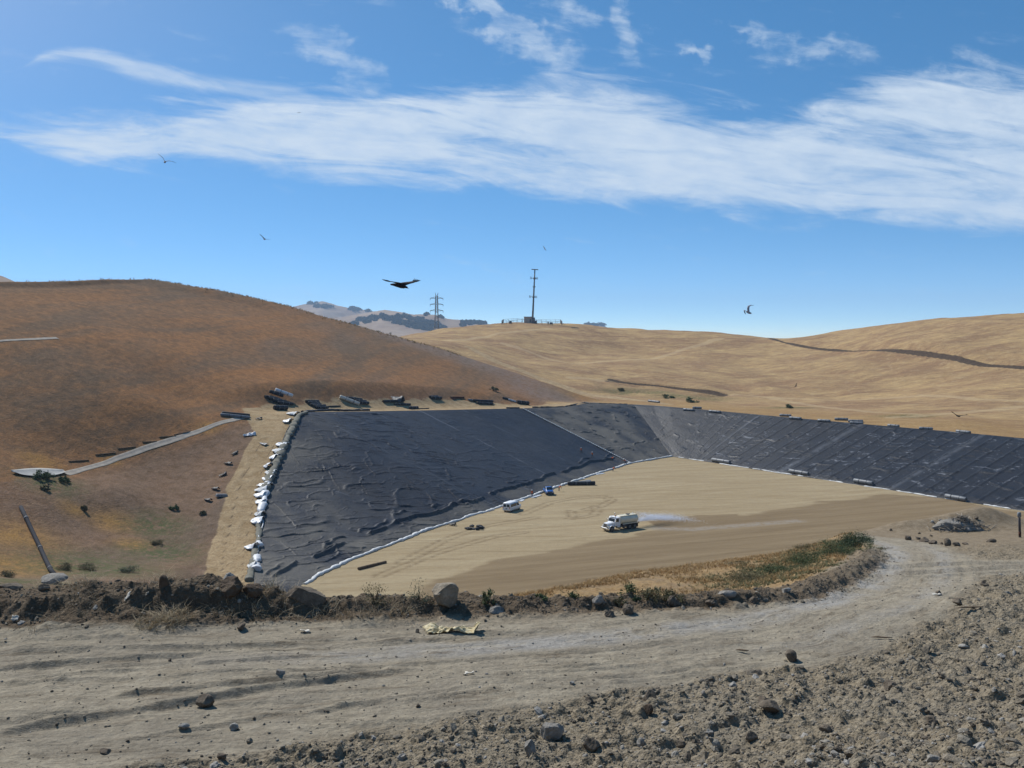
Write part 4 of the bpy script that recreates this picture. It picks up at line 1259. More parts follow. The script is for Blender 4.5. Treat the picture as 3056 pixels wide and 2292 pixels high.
for k, (x1, y1, x2, y2, lb) in enumerate(((1588, 1486, 1613, 1478, "white board on the floor beside the worker by the van"), (1711, 1434, 1744, 1429, "white board on the floor just behind the black roll"), (1778, 1417, 1803, 1413, "white board on the floor farthest towards the pit corner"),
                                          (1552, 1497, 1562, 1492, "short white board just ahead of the white van"))):
    a, b = hit(x1, y1), hit(x2, y2)
    d = b - a; L = float(np.linalg.norm(d))
    o = MB().box((0, 0, .07), (L, .75, .10), ch=.02).box((0, .2, .13), (L * .92, .2, .06)).build("foam_board", M_WPLAS)
    o.location = tuple((a + b) / 2); o.rotation_euler = (0, 0, math.atan2(d[1], d[0]))
    tag(o, lb, "board", "white boards on the pit floor")


# ------------------------------------------------------------------ rocks
def rock_mesh(name, size, seed, sub=3, planes=16, rough=.05):
    rg = np.random.default_rng(seed)
    bm = bmesh.new()
    bmesh.ops.create_icosphere(bm, subdivisions=sub, radius=1.0)
    D = np.array([v.co[:] for v in bm.verts])
    N = rg.normal(size=(planes, 3)); N /= np.linalg.norm(N, axis=1)[:, None]
    off = rg.uniform(.50, .95, planes)
    dot = np.maximum(D @ N.T, 1e-3)
    r = np.minimum(1.05, (off / dot).min(1))
    r = r * (1 + rough * fbm(D[:, 0] * 3 + seed, D[:, 1] * 3 + D[:, 2] * 2.3, seed, 4))
    Q = D * r[:, None] * np.array(size) / 2
    for v, q in zip(bm.verts, Q):
        v.co = q
    me = bpy.data.meshes.new(name)
    bm.to_mesh(me); bm.free()
    return me


def mat_rock(name, c1, c2):
    m, t = new_mat(name)
    tc = t.n('ShaderNodeTexCoord').outputs['Object']
    a = t.noise(tc, 3.0, 6, .65); b = t.noise(tc, 14.0, 5, .7)
    c = t.mix(t.mr(a, .3, .7), c1, c2)
    c = t.mix(t.mr(b, .3, .7), t.mix(.4, c, (.05, .04, .03)), c)
    t.finish(c, .93, t.m('ADD', t.m('MULTIPLY', a, .5), t.m('MULTIPLY', b, .5)), .05, 1.0, .2)
    return m


M_RTAN = mat_rock("tan rock", (.24, .20, .145), (.38, .325, .25))
M_RBRN = mat_rock("brown clod", (.115, .090, .066), (.21, .172, .128))
M_RGRY = mat_rock("grey rock", (.21, .195, .17), (.36, .335, .295))
M_RDRK = mat_rock("dark clod", (.075, .052, .036), (.15, .108, .072))
M_RPAL = mat_rock("pale rock", (.29, .275, .24), (.43, .41, .37))


def rock(label, x0, y0, x1, y1, mat, seed, depth=1.0, sink=.12, name="rock", cat="rock", group=None, rz=0.0, sub=4, planes=9, rough=.07):
    """A rock filling a photo-pixel box at the place its bottom edge meets the ground."""
    p = hit((x0 + x1) / 2, y1)
    w = (x1 - x0) / F * p[1]; h = (y1 - y0) / F * p[1]
    me = rock_mesh(name, (w * 1.08, w * depth, h * (1.05 + sink)), seed, sub, planes, rough)
    me.materials.append(mat)
    o = bpy.data.objects.new(name, me); COL.objects.link(o)
    z, _ = fg_surface(np.array([p[0]]), np.array([p[1] + w * depth * .35])) if p[1] < 75 else (np.array([p[2]]), 0)
    o.location = (p[0], p[1] + w * depth * .35, float(z[0]) + h * (.5 - sink))
    o.rotation_euler = (random.uniform(-.12, .12), random.uniform(-.12, .12), rz)
    return tag(o, label, cat, group)


GRB = "boulders on the dirt berm"
rock("largest tan boulder sitting on the berm right of the centre shrubs", 1280, 1764, 1368, 1830, M_RTAN, 3, .9, .2, "boulder", "boulder", GRB, sub=4, planes=11)
rock("long brown slab tilted on the berm below the pit's near corner", 838, 1750, 966, 1808, M_RBRN, 8, .6, .3, "boulder", "boulder", GRB, sub=4)
rock("pale topped block on the berm just left of the ramp's foot", 664, 1708, 712, 1756, M_RPAL, 13, .9, .1, "boulder", "boulder", GRB)
rock("large dark clod mass on the berm under the pale topped block", 640, 1736, 730, 1790, M_RDRK, 21, .8, .3, "boulder", "boulder", GRB, sub=4, planes=12, rough=.14)
rock("dark clod shelf on the berm sloping right below the ramp's foot", 720, 1762, 782, 1800, M_RDRK, 24, .8, .3, "boulder", "boulder", GRB, sub=4, planes=11, rough=.14)
rock("pointed dark clod standing on the left berm", 468, 1728, 500, 1764, M_RDRK, 27, .9, .5, "boulder", "boulder", GRB, sub=4)
rock("flat dry slab on the berm at the picture's left edge", -20, 1740, 50, 1766, M_RBRN, 31, .9, .2, "boulder", "boulder", GRB)
rock("low brown clod on the berm above the left picture corner", 112, 1752, 142, 1772, M_RBRN, 33, .9, .2, "boulder", "boulder", GRB)
rock("flat cracked slab on the far left berm crest", 110, 1716, 185, 1742, M_RGRY, 36, .9, .25, "boulder", "boulder", GRB)
rock("pale flat stone on the berm right of the largest tan boulder", 1460, 1816, 1510, 1838, M_RGRY, 41, .8, .35, "boulder", "boulder", GRB)
rock("pale square block on the berm crest before the green shrubs", 1764, 1790, 1808, 1812, M_RGRY, 44, .8, .3, "boulder", "boulder", GRB)
rock("low grey rounded boulder on the berm bend near the road", 2148, 1770, 2198, 1790, M_RGRY, 47, .8, .35, "boulder", "boulder", GRB)
rock("pale round stone on the grass edge at the berm bend", 2333, 1750, 2366, 1768, M_RPAL, 49, .8, .2, "boulder", "boulder", GRB)
for i, (x0, y0, x1, y1, lb) in enumerate(((1690, 1822, 1738, 1856, "first of three leaning dark clods on the right berm"), (1795, 1822, 1850, 1870, "middle of three leaning dark clods on the right berm"), (1850, 1812, 1905, 1862, "last of three leaning dark clods on the right berm"),
                                          (1068, 1778, 1100, 1806, "small dark clod on the berm left of the largest boulder"), (1980, 1790, 2040, 1838, "tall rough clod on the berm before its bend"), (2100, 1802, 2150, 1840, "brown clod on the berm under the grey rounded boulder"),
                                          (2230, 1790, 2270, 1832, "dark clod where the berm starts to bend right"))):
    k_ = (x1 - x0) * .16
    rock(lb, x0 + k_, y0 - 8, x1 - k_, y1 - 27, M_RBRN if i != 3 else M_RDRK, 60 + i, 1.1, .55, "clod", "clod", "clods on the dirt berm", rz=.5, sub=4, rough=.22)
GRR = "stones on the haul road"
for i, (x0, y0, x1, y1, mt, lb) in enumerate(((583, 2074, 631, 2114, M_RBRN, "tilted brown stone standing in the ruts of the road"), (817, 2004, 848, 2022, M_RGRY, "grey stone on the ridge between road ruts"), (681, 2162, 710, 2182, M_RPAL, "pale stone on the smooth lower road"),
                                             (293, 2238, 328, 2250, M_RBRN, "flat brown stone near the lower left corner"), (530, 2168, 560, 2184, M_RPAL, "pale flat stone half buried in the lower road"), (500, 1965, 512, 1974, M_RBRN, "tiny dark stone on the upper ruts below the berm"),
                                             (1238, 1878, 1254, 1890, M_RBRN, "small brown stone left of the crumpled yellow sheet"), (1700, 2034, 1716, 2046, M_RPAL, "small pale round stone at the road's right edge"), (1240, 2100, 1256, 2112, M_RBRN, "small dark stone alone on the bare middle road"),
                                             (700, 1866, 734, 1886, M_RBRN, "brown stone at the foot of the left berm"), (645, 2250, 672, 2276, M_RBRN, "brown stone close to the bottom edge of the road"), (735, 2205, 752, 2220, M_RTAN, "small tan stone in the row of four on the lower road"))):
    rock(lb, x0, y0, x1, y1, mt, 80 + i, .9, .18, "stone", "stone", GRR, rz=i * .9)
GRU = "bigger rocks in the rubble bank"
for i, (x0, y0, x1, y1, mt, lb) in enumerate(((1604, 2156, 1680, 2216, M_RGRY, "biggest round clod at the rubble bank's left end"), (1560, 2200, 1598, 2256, M_RGRY, "upright grey clod below the biggest round clod"), (1740, 2202, 1796, 2240, M_RBRN, "brown clod right of the biggest round clod"),
                                             (1914, 2068, 1966, 2108, M_RBRN, "dark brown rock at the rubble's edge against the road"), (1922, 2112, 1954, 2142, M_RDRK, "dark rock just below the rubble's edge rock"), (2270, 2106, 2340, 2140, M_RBRN, "long brown rock with sharp ridge in the rubble"),
                                             (2344, 1944, 2384, 1976, M_RBRN, "brown clod at the top of the rubble bank"), (2262, 2070, 2296, 2100, M_RBRN, "brown clod above the long sharp ridged rock"), (2446, 2164, 2484, 2186, M_RBRN, "round brown rock at mid rubble"),
                                             (2764, 2158, 2804, 2184, M_RBRN, "brown rock low in the right rubble"), (2660, 2088, 2700, 2106, M_RGRY, "grey flat rock in the right rubble"), (2090, 2240, 2122, 2270, M_RTAN, "tan rock near the bottom edge of the rubble"),
                                             (2932, 1940, 2958, 1958, M_RPAL, "pale grey stone in the upper right rubble"), (2866, 1920, 2892, 1934, M_RPAL, "pale tan flat stone in the upper right rubble"), (2892, 2165, 2918, 2182, M_RBRN, "small round brown rock at far right of the rubble"),
                                             (1900, 2200, 1926, 2226, M_RGRY, "grey clod in the lower middle rubble"), (2020, 2205, 2050, 2232, M_RBRN, "brown clod right of the grey clod in lower rubble"), (2640, 2040, 2680, 2066, M_RBRN, "dark rock in the middle of the right rubble"),
                                             (2230, 2190, 2262, 2216, M_RBRN, "brown rock pair's larger stone in the lower rubble"), (2330, 2192, 2366, 2214, M_RTAN, "tan rounded rock in the lower rubble"), (2480, 2250, 2512, 2276, M_RGRY, "grey rock at the rubble's bottom edge"),
                                             (2820, 2268, 2860, 2290, M_RTAN, "tan rock at the bottom right of the rubble"))):
    rock(lb, x0, y0, x1, y1, mt, 110 + i, .9, .18, "rock", "rock", GRU, rz=i * .7)
GRF = "clods beside the far road"
for i, (x0, y0, x1, y1, lb) in enumerate(((2703, 1596, 2724, 1612, "leftmost big clod beside the far road junction"), (2732, 1601, 2750, 1610, "small clod right of the leftmost junction clod"), (2746, 1602, 2776, 1618, "broad low clod in the junction row"), (2776, 1612, 2800, 1624, "round brown clod in the middle of the junction row"),
                                          (2806, 1616, 2816, 1625, "smallest clod in the junction row"), (2819, 1607, 2840, 1630, "double stacked clod in the junction row"), (2846, 1620, 2870, 1631, "flat clod near the end of the junction row"), (2874, 1620, 2898, 1626, "thin flat clod at the end of the junction row"),
                                          (2946, 1606, 2976, 1620, "large brown clod between junction row and post"), (2931, 1734, 2951, 1752, "round dark clod alone on the right verge"), (2848, 1790, 2880, 1811, "peaked clod on the right verge"), (2794, 1762, 2812, 1776, "small clod above the peaked verge clod"))):
    rock(lb, x0, y0, x1, y1, M_RBRN, 140 + i, .9, .15, "clod", "clod", GRF, rz=i * 1.1)


def scatter_rocks(name, label, n, seed, smin, smax, keep, mats, big=False, along=None):
    """A field of small stones as one mesh; KEEP(X, Y, masks) gives the chance of each."""
    rg = np.random.default_rng(seed)
    bm = bmesh.new(); bmesh.ops.create_icosphere(bm, subdivisions=2 if big else 1, radius=1.0)
    D = np.array([v.co[:] for v in bm.verts]); T = np.array([[v.index for v in f.verts] for f in bm.faces]); bm.free()
    r = np.exp(rg.uniform(math.log(11.5), math.log(46), n * 5)); a = rg.uniform(-.56, .56, n * 5)
    X, Y = r * np.sin(a), r * np.cos(a)
    if along is not None:                 # strewn along a line instead of over the whole mound
        pr = rg.uniform(0, len(along) - 1, n * 5)
        X = np.interp(pr, np.arange(len(along)), along[:, 0]) + rg.normal(size=n * 5) * .75
        Y = np.interp(pr, np.arange(len(along)), along[:, 1]) + rg.normal(size=n * 5) * .75 - .3
    Z, mk = fg_surface(X, Y)
    ok = rg.uniform(size=len(X)) < keep(X, Y, mk)
    X, Y, Z = X[ok][:n], Y[ok][:n], Z[ok][:n]
    k = len(X)
    s = smin * (smax / smin) ** (rg.uniform(size=k) ** 2.2)
    jit = 1 + .17 * rg.normal(size=(k, len(D))).clip(-1.5, 1.5)
    sc = np.stack([rg.uniform(.7, 1.3, k), rg.uniform(.6, 1.1, k), rg.uniform(.45, .85, k)], -1) * s[:, None]
    V = D[None] * jit[..., None] * sc[:, None]
    an = rg.uniform(0, 6.28, k); ca, sa = np.cos(an)[:, None], np.sin(an)[:, None]
    tl = rg.normal(size=k)[:, None] * .35
    Vz = V[..., 2] + V[..., 0] * tl
    V = np.stack([V[..., 0] * ca - V[..., 1] * sa + X[:, None], V[..., 0] * sa + V[..., 1] * ca + Y[:, None], Vz + (Z + s * .02)[:, None]], -1)
    Fc = (T[None] + (np.arange(k) * len(D))[:, None, None]).reshape(-1, 3)
    tint = np.repeat(rg.uniform(size=k) * (1.0 if along is None else .62), len(D))
    o = link(name, np_mesh(name, V.reshape(-1, 3), Fc, {'tint': tint}, smooth=not big), mats)
    return tag(o, label, 'rubble', None, 'stuff')


def mat_rubble():
    m, t = new_mat("rubble stones")
    k = t.attr('tint'); b = t.noise(t.pos(), 18.0, 4, .7)
    r = t.n('ShaderNodeValToRGB', {0: k})
    cr = r.color_ramp
    for pos, c in ((0.0, (.110, .091, .069)), (.3, (.172, .146, .110)), (.6, (.215, .187, .144)), (.85, (.265, .236, .187)), (1.0, (.35, .335, .305))):
        e = cr.elements.new(pos) if pos not in (0.0, 1.0) else cr.elements[0 if pos == 0 else -1]
        e.color = c + (1,)
    c = t.mix(t.mr(b, .3, .7), t.mix(.35, r.outputs[0], (.07, .055, .04)), r.outputs[0])
    t.finish(c, .95, b, .02, 1.0, .15)
    return m


M_RUB = mat_rubble()
scatter_rocks("rubble", "stony rubble bank spreading below the haul road", 30000, 5, .011, .042, lambda X, Y, k: np.clip(k['rub'] * 1.0 + k['berm'] * .55 + .10 * k['road'], 0, 1) * np.clip(.25 + vnoise(X / 1.3, Y / 1.3, 7), 0, 1), M_RUB)
scatter_rocks("rubble", "coarse clods strewn through the rubble bank and along the berm", 1000, 6, .04, .10, lambda X, Y, k: np.clip(k['rub'] * .9 + k['berm'] * .7, 0, 1) * np.clip(vnoise(X / 1.6, Y / 1.6, 8) * 1.4 - .2, 0, 1), M_RUB, True)
scatter_rocks("rubble", "scattered fist to head sized rocks lying half buried in the rubble bank", 260, 26, .05, .12, lambda X, Y, k: np.clip(k['rub'], 0, 1) * np.clip(vnoise(X / 2.2, Y / 2.2, 18) * 2 - .6, 0, 1), M_RUB, True)

scatter_rocks("berm_clods", "brown crumbly clods covering the dirt berm along the road", 9000, 15, .009, .040, lambda X, Y, k: np.clip(k['berm'] * 1.6, 0, 1) * np.clip(.2 + vnoise(X / .7, Y / .7, 9) * 1.2, 0, 1), M_RUB, False, BERM[1:])


# ------------------------------------------------------------------ vehicles
M_PAINT = plain("white paint", (.78, .79, .80), .35, .5, 0, .05, 1.2)
M_CREAMP = plain("cream tank paint", (.76, .69, .52), .45, .45, 0, .10, .8)
M_BLUE = plain("blue paint", (.025, .115, .36), .3, .5, 0, .06, 1.0)
M_TYRE = plain("tyre rubber", (.025, .022, .022), .9, .2)
M_STEEL = plain("dark steel", (.06, .05, .05), .6, .4)
M_CHROME = plain("chrome", (.62, .62, .62), .22, .5, .9, .05)
M_GLASS = plain("vehicle glass", (.018, .026, .028), .08, .6)
M_LAMP = plain("lamp lens", (.75, .72, .62), .2, .5)
M_RED = plain("tail lamp", (.40, .02, .015), .3, .5)
M_AMBER = plain("amber beacon", (.70, .28, .03), .3, .5)
M_GRILLE = plain("grille", (.13, .125, .12), .5, .5, .3)


def wheel(root, x, y, r, w):
    o = MB().tube([(0, -w / 2, 0), (0, -w / 2 + .03, 0), (0, w / 2 - .03, 0), (0, w / 2, 0)], [r * .93, r, r, r * .93], 22).build("wheel", M_TYRE, root)
    o.location = (x, y, r)
    MB().tube([(0, -w / 2 - .012, 0), (0, w / 2 + .012, 0)], r * .55, 16).build("rim", M_GRILLE, o)
    MB().tube([(0, -w / 2 - .03, 0), (0, w / 2 + .03, 0)], r * .18, 10).build("hub", M_STEEL, o)
    return o


def water_truck():
    p = PF(1848, 1580)
    yaw = math.atan2(-.56, -.83)
    t = thing("water_truck", "white water truck with cream tank spraying the clay pit floor", "truck", (p[0], p[1], .05), yaw)
    # x forward; the tank ends at -4.1, bumper at +3.9
    MB().box((-.2, .45, .82), (7.6, .12, .24)).box((-.2, -.45, .82), (7.6, .12, .24)).box((-3.2, 0, .8), (.15, 1.0, .2)).box((1.2, 0, .8), (.15, 1.0, .2)).tube([(-2.4, -1.0, .52), (-2.4, 1.0, .52)], .09).tube([(2.75, -1.0, .52), (2.75, 1.0, .52)], .08).build("chassis", M_STEEL, t)
    cabp = [(.55, .95), (2.0, .95), (2.0, 1.75), (1.72, 2.42), (1.5, 2.55), (.62, 2.58), (.55, 2.5)]
    cab = MB().prism(cabp, -1.02, 1.02).build("cab", M_PAINT, t)
    MB().loft([[(2.005, -.86, 1.80), (2.005, .86, 1.80), (1.80, .80, 2.34), (1.80, -.80, 2.34)], [(2.03, -.86, 1.80), (2.03, .86, 1.80), (1.83, .80, 2.34), (1.83, -.80, 2.34)]], False).build("windscreen", M_GLASS, cab)
    for s in (-1, 1):
        MB().prism([(.95, 1.72), (1.82, 1.72), (1.60, 2.32), (.95, 2.32)], s * 1.02, s * 1.035).build("side_window", M_GLASS, cab)
        d = MB().prism([(.85, .98), (1.92, .98), (1.92, 1.66), (.85, 1.66)], s * 1.02, s * 1.03).build("door", M_PAINT, cab)
        MB().box((1.0, s * 1.045, 1.5), (.16, .03, .04)).build("handle", M_CHROME, d)
        MB().tube([(1.85, s * 1.02, 2.2), (2.0, s * 1.3, 2.2), (2.0, s * 1.3, 1.75), (1.85, s * 1.02, 1.7)], .02, 6).box((2.0, s * 1.32, 1.98), (.07, .22, .44), ch=.02).build("mirror", M_CHROME, cab)
        MB().box((.75, s * .62, .55), (.55, .55, .08)).box((.75, s * .92, .35), (.5, .3, .06)).build("step", M_STEEL, t)
        MB().tube([(1.35, s * .75, .72), (.35, s * .75, .72)], .30, 14).build("fuel_tank", M_CHROME if s > 0 else M_STEEL, t)
    MB().box((1.6, 0, 2.63), (.35, 1.7, .10), ch=.03).build("roof_visor", M_PAINT, cab)
    MB().tube([(1.1, .1, 2.58), (1.1, .1, 2.66), (1.1, .1, 2.86), (1.1, .1, 2.9)], [.07, .12, .10, .03], 10).build("beacon", M_AMBER, cab)
    MB().tube([(.42, -.82, .9), (.42, -.82, 3.0), (.36, -.82, 3.12)], .075, 10).build("exhaust_stack", M_CHROME, t)
    hood = MB().loft([[(2.0, -.78, .95), (2.0, .78, .95), (2.0, .82, 1.60), (2.0, .55, 1.74), (2.0, -.55, 1.74), (2.0, -.82, 1.60)], [(3.55, -.56, .85), (3.55, .56, .85), (3.55, .60, 1.42), (3.55, .46, 1.53), (3.55, -.46, 1.53), (3.55, -.60, 1.42)]], False).build("hood", M_PAINT, t)
    MB().box((3.56, 0, 1.14), (.06, .92, .66), ch=.02).build("grille", M_GRILLE, hood)
    for s in (-1, 1):
        arch = [(2.75 + .68 * math.cos(a), .52 + .66 * math.sin(a)) for a in [math.pi * k / 8 for k in range(-0, 9)]]
        inn = [(2.75 + .58 * math.cos(a), .52 + .56 * math.sin(a)) for a in [math.pi * k / 8 for k in range(8, -1, -1)]]
        MB().prism(arch + inn, s * .66, s * 1.14).build("fender", M_PAINT, hood)
        MB().tube([(3.42, s * .82, 1.02), (3.55, s * .82, 1.02)], .13, 12).box((3.3, s * .82, .98), (.3, .34, .34), ch=.05).build("headlight", M_LAMP, hood)
        wheel(t, 2.75, s * .98, .52, .30)
        for x in (-1.75, -3.05):
            wheel(t, x, s * .88, .52, .56)
        MB().box((-3.85, s * .85, .62), (.03, .58, .75)).build("mud_flap", M_TYRE, t)
        MB().box((-4.0, s * .95, .95), (.05, .16, .12)).build("tail_light", M_RED, t)
    MB().box((3.72, 0, .62), (.22, 2.25, .34), ch=.05).build("bumper", M_CHROME, t)
    # elliptical tank with ends, catwalk and hatches
    rings = []
    for x, k in ((-4.05, .82), (-3.98, .96), (-3.9, 1.0), (.28, 1.0), (.36, .96), (.42, .82)):
        rings.append([(x, 1.16 * k * math.cos(a), 1.86 + .86 * k * math.sin(a)) for a in [2 * math.pi * i / 28 for i in range(28)]])
    tank = MB().loft(rings).build("tank", M_CREAMP, t)
    MB().box((-1.8, 0, 1.02), (4.2, .9, .2)).build("cradle", M_STEEL, tank)
    MB().box((-1.8, -.72, 2.62), (4.3, .08, .14)).box((-1.8, .72, 2.62), (4.3, .08, .14)).build("top_rail", M_CREAMP, tank)
    MB().tube([(-2.0, 0, 2.66), (-2.0, 0, 2.84)], .30, 14).box((-2.4, .1, 2.8), (.4, .06, .14)).build("hatch", M_STEEL, tank)
    MB().tube([(-3.5, 0, 2.6), (-3.5, 0, 2.98)], .07, 8).build("vent", M_PAINT, tank)
    for s in (-1, 1):
        MB().box((-1.9, s * 1.12, 1.18), (3.9, .20, .12)).build("side_tray", M_CREAMP, tank)
        MB().box((-.45, s * .95, .80), (.95, .45, .55), ch=.05).build("pump_box", M_STEEL, t)
    MB().tube([(-4.15, -1.1, 1.05), (-4.15, 1.1, 1.05)], .06, 8).tube([(-4.15, -.9, 1.05), (-4.32, -.9, 1.12)], .09, 8).tube([(-4.15, .9, 1.05), (-4.32, .9, 1.12)], .09, 8).tube([(-4.0, 0, 1.2), (-4.15, 0, 1.05)], .07, 8).build("spray_bar", M_STEEL, t)
    return p, yaw


TP, TY = water_truck()


def spray():
    """Water fanning from the bar behind the truck: a cloud of droplets."""
    rg = np.random.default_rng(3)
    n = 13000
    back = np.array([-math.cos(TY), -math.sin(TY)]); lat = np.array([-back[1], back[0]])
    o = np.array([TP[0], TP[1]]) + back * 4.3
    k = rg.uniform(size=n) ** .75
    fan = rg.normal(size=n) * .42
    dist = k * rg.uniform(5, 12.5, n)
    u0 = rg.uniform(-.9, .9, n)
    high = rg.uniform(size=n) < .30
    z = 1.15 + .25 * k - 1.25 * (dist / 11.5) ** 1.6 + np.abs(rg.normal(size=n)) * (.16 + .25 * k) + high * rg.uniform(0, 1, n) * 1.9 * np.clip(1 - dist / 5.5, 0, 1)
    xy = o + back * dist[:, None] + lat * (u0 + fan * dist * .55)[:, None] + np.array([.55, .28]) * (dist ** 1.1)[:, None] * .25
    z = np.maximum(z, .06)
    r = rg.uniform(.016, .044, n)
    D = np.array([(1, 0, 0), (-1, 0, 0), (0, 1, 0), (0, -1, 0), (0, 0, 1), (0, 0, -1)], float)
    T = np.array([(0, 2, 4), (2, 1, 4), (1, 3, 4), (3, 0, 4), (2, 0, 5), (1, 2, 5), (3, 1, 5), (0, 3, 5)])
    V = D[None] * r[:, None, None] + np.concatenate([xy, z[:, None]], 1)[:, None]
    Fc = (T[None] + (np.arange(n) * 6)[:, None, None]).reshape(-1, 3)
    m, t = new_mat("water droplets")
    t.finish((.80, .84, .92), .3, spec=.5)
    tag(link("water_spray", np_mesh("water_spray", V.reshape(-1, 3), Fc), m), "white water spray fanning out behind the truck", "spray", None, "stuff")


spray()


def van():
    p = PF(1528, 1524)
    th = math.radians(28)
    t = thing("van", "white passenger van with dark rear windows parked at the liner's foot", "van", (p[0], p[1], .04), math.pi / 2 - th)
    L, W, H = 5.2, 1.95, 2.05
    def ring(x, w, zb, zt, k=.12):
        return [(x, -w / 2, zb), (x, w / 2, zb), (x, w / 2 * 1.02, (zb + 1.1) / 2), (x, w / 2, 1.1), (x, w / 2 - k * .8, zt - .12), (x, w / 2 - k * 2, zt), (x, -w / 2 + k * 2, zt), (x, -w / 2 + k * .8, zt - .12), (x, -w / 2, 1.1), (x, -w / 2 * 1.02, (zb + 1.1) / 2)]
    body = MB().loft([ring(-2.55, 1.78, .42, 1.9), ring(-2.5, 1.9, .36, 2.0), ring(-2.2, W, .34, H), ring(.6, W, .34, H), ring(1.15, W, .34, 1.98), ring(1.75, W, .34, 1.32, .1), ring(2.35, 1.88, .36, 1.12, .08), ring(2.6, 1.7, .42, .98, .06)]).build("body", M_PAINT, t)
    for s in (-1, 1):
        MB().prism([(-2.3, 1.14), (-1.0, 1.14), (-1.05, 1.76), (-2.24, 1.76)], s * .955, s * .985).build("side_window", M_GLASS, body)
        MB().prism([(-.92, 1.14), (.2, 1.14), (.16, 1.76), (-.94, 1.76)], s * .955, s * .985).build("side_window", M_GLASS, body)
        MB().prism([(.38, 1.14), (1.35, 1.14), (1.05, 1.72), (.38, 1.74)], s * .955, s * .985).build("side_window", M_GLASS, body)
        MB().prism([(-2.577, 1.16), (-2.555, 1.16), (-2.535, 1.72), (-2.557, 1.72)], s * .08, s * .74).build("rear_window", M_GLASS, body)
        MB().box((-2.58, s * .84, 1.0), (.06, .13, .34)).build("tail_light", M_RED, body)
        MB().box((2.55, s * .68, .78), (.12, .26, .18)).build("headlight", M_LAMP, body)
        MB().box((1.2, s * 1.08, 1.2), (.12, .16, .22), ch=.03).build("mirror", M_TYRE, body)
        for x in (-1.65, 1.65):
            wheel(t, x, s * .84, .36, .24)
    MB().box((-2.62, 0, .46), (.14, 1.86, .18), ch=.04).build("bumper", M_CHROME, t)
    MB().box((-2.585, 0, .78), (.03, .42, .16)).build("number_plate", M_STEEL, body)
    MB().loft([[(1.22, -.8, 1.92), (1.22, .8, 1.92), (1.73, .84, 1.36), (1.73, -.84, 1.36)], [(1.26, -.8, 1.94), (1.26, .8, 1.94), (1.77, .84, 1.38), (1.77, -.84, 1.38)]], False).build("windscreen", M_GLASS, body)


van()


def blue_car():
    p = PF(1637, 1474)
    t = thing("pickup_truck", "small blue pickup facing the camera at the liner's foot", "pickup", (p[0], p[1], .04), math.radians(-82))
    def ring(x, w, zb, zt, wt):
        return [(x, -w / 2, zb), (x, w / 2, zb), (x, w / 2 * 1.02, .75), (x, wt / 2, zt - .05), (x, wt / 2 - .08, zt), (x, -wt / 2 + .08, zt), (x, -wt / 2, zt - .05), (x, -w / 2 * 1.02, .75)]
    body = MB().loft([ring(-2.4, 1.8, .4, 1.05, 1.74), ring(-.75, 1.84, .38, 1.08, 1.76), ring(-.7, 1.84, .38, 1.62, 1.4), ring(-.35, 1.86, .38, 1.72, 1.42), ring(.45, 1.86, .38, 1.72, 1.42), ring(1.05, 1.86, .38, 1.12, 1.66), ring(2.0, 1.82, .38, 1.02, 1.6), ring(2.3, 1.72, .42, .9, 1.5)]).build("body", M_BLUE, t)
    MB().loft([[(.52, -.62, 1.67), (.52, .62, 1.67), (1.03, .74, 1.15), (1.03, -.74, 1.15)], [(.56, -.62, 1.68), (.56, .62, 1.68), (1.07, .74, 1.16), (1.07, -.74, 1.16)]], False).build("windscreen", M_GLASS, body)
    MB().box((2.31, 0, .76), (.06, 1.0, .22)).build("grille", M_GRILLE, body)
    MB().box((2.36, 0, .52), (.14, 1.75, .18), ch=.04).build("bumper", M_STEEL, body)
    MB().box((-1.55, 0, 1.07), (1.45, 1.5, .06)).build("cargo_bed", M_STEEL, body)
    for s in (-1, 1):
        MB().box((2.27, s * .70, .78), (.12, .32, .18), ch=.03).build("headlight", M_LAMP, body)
        MB().prism([(-.6, 1.14), (.85, 1.14), (.45, 1.62), (-.5, 1.62)], s * .80, s * .86).build("side_window", M_GLASS, body)
        MB().box((.9, s * 1.02, 1.12), (.1, .16, .14), ch=.02).build("mirror", M_BLUE, body)
        for x in (-1.5, 1.5):
            wheel(t, x, s * .82, .36, .24)


blue_car()

# ------------------------------------------------------------------ people
M_SKIN = plain("skin", (.36, .20, .13), .6, .3)
M_ORANGE = plain("orange work vest", (.72, .14, .03), .8, .2, 0, .08)
M_SHIRT = plain("work shirt", (.30, .10, .05), .85, .1)
M_JEANS = plain("dark work trousers", (.045, .05, .075), .9, .1)
M_BOOT = plain("boots", (.04, .03, .025), .8, .2)
M_HAT = plain("white hard hat", (.78, .77, .72), .4, .5)


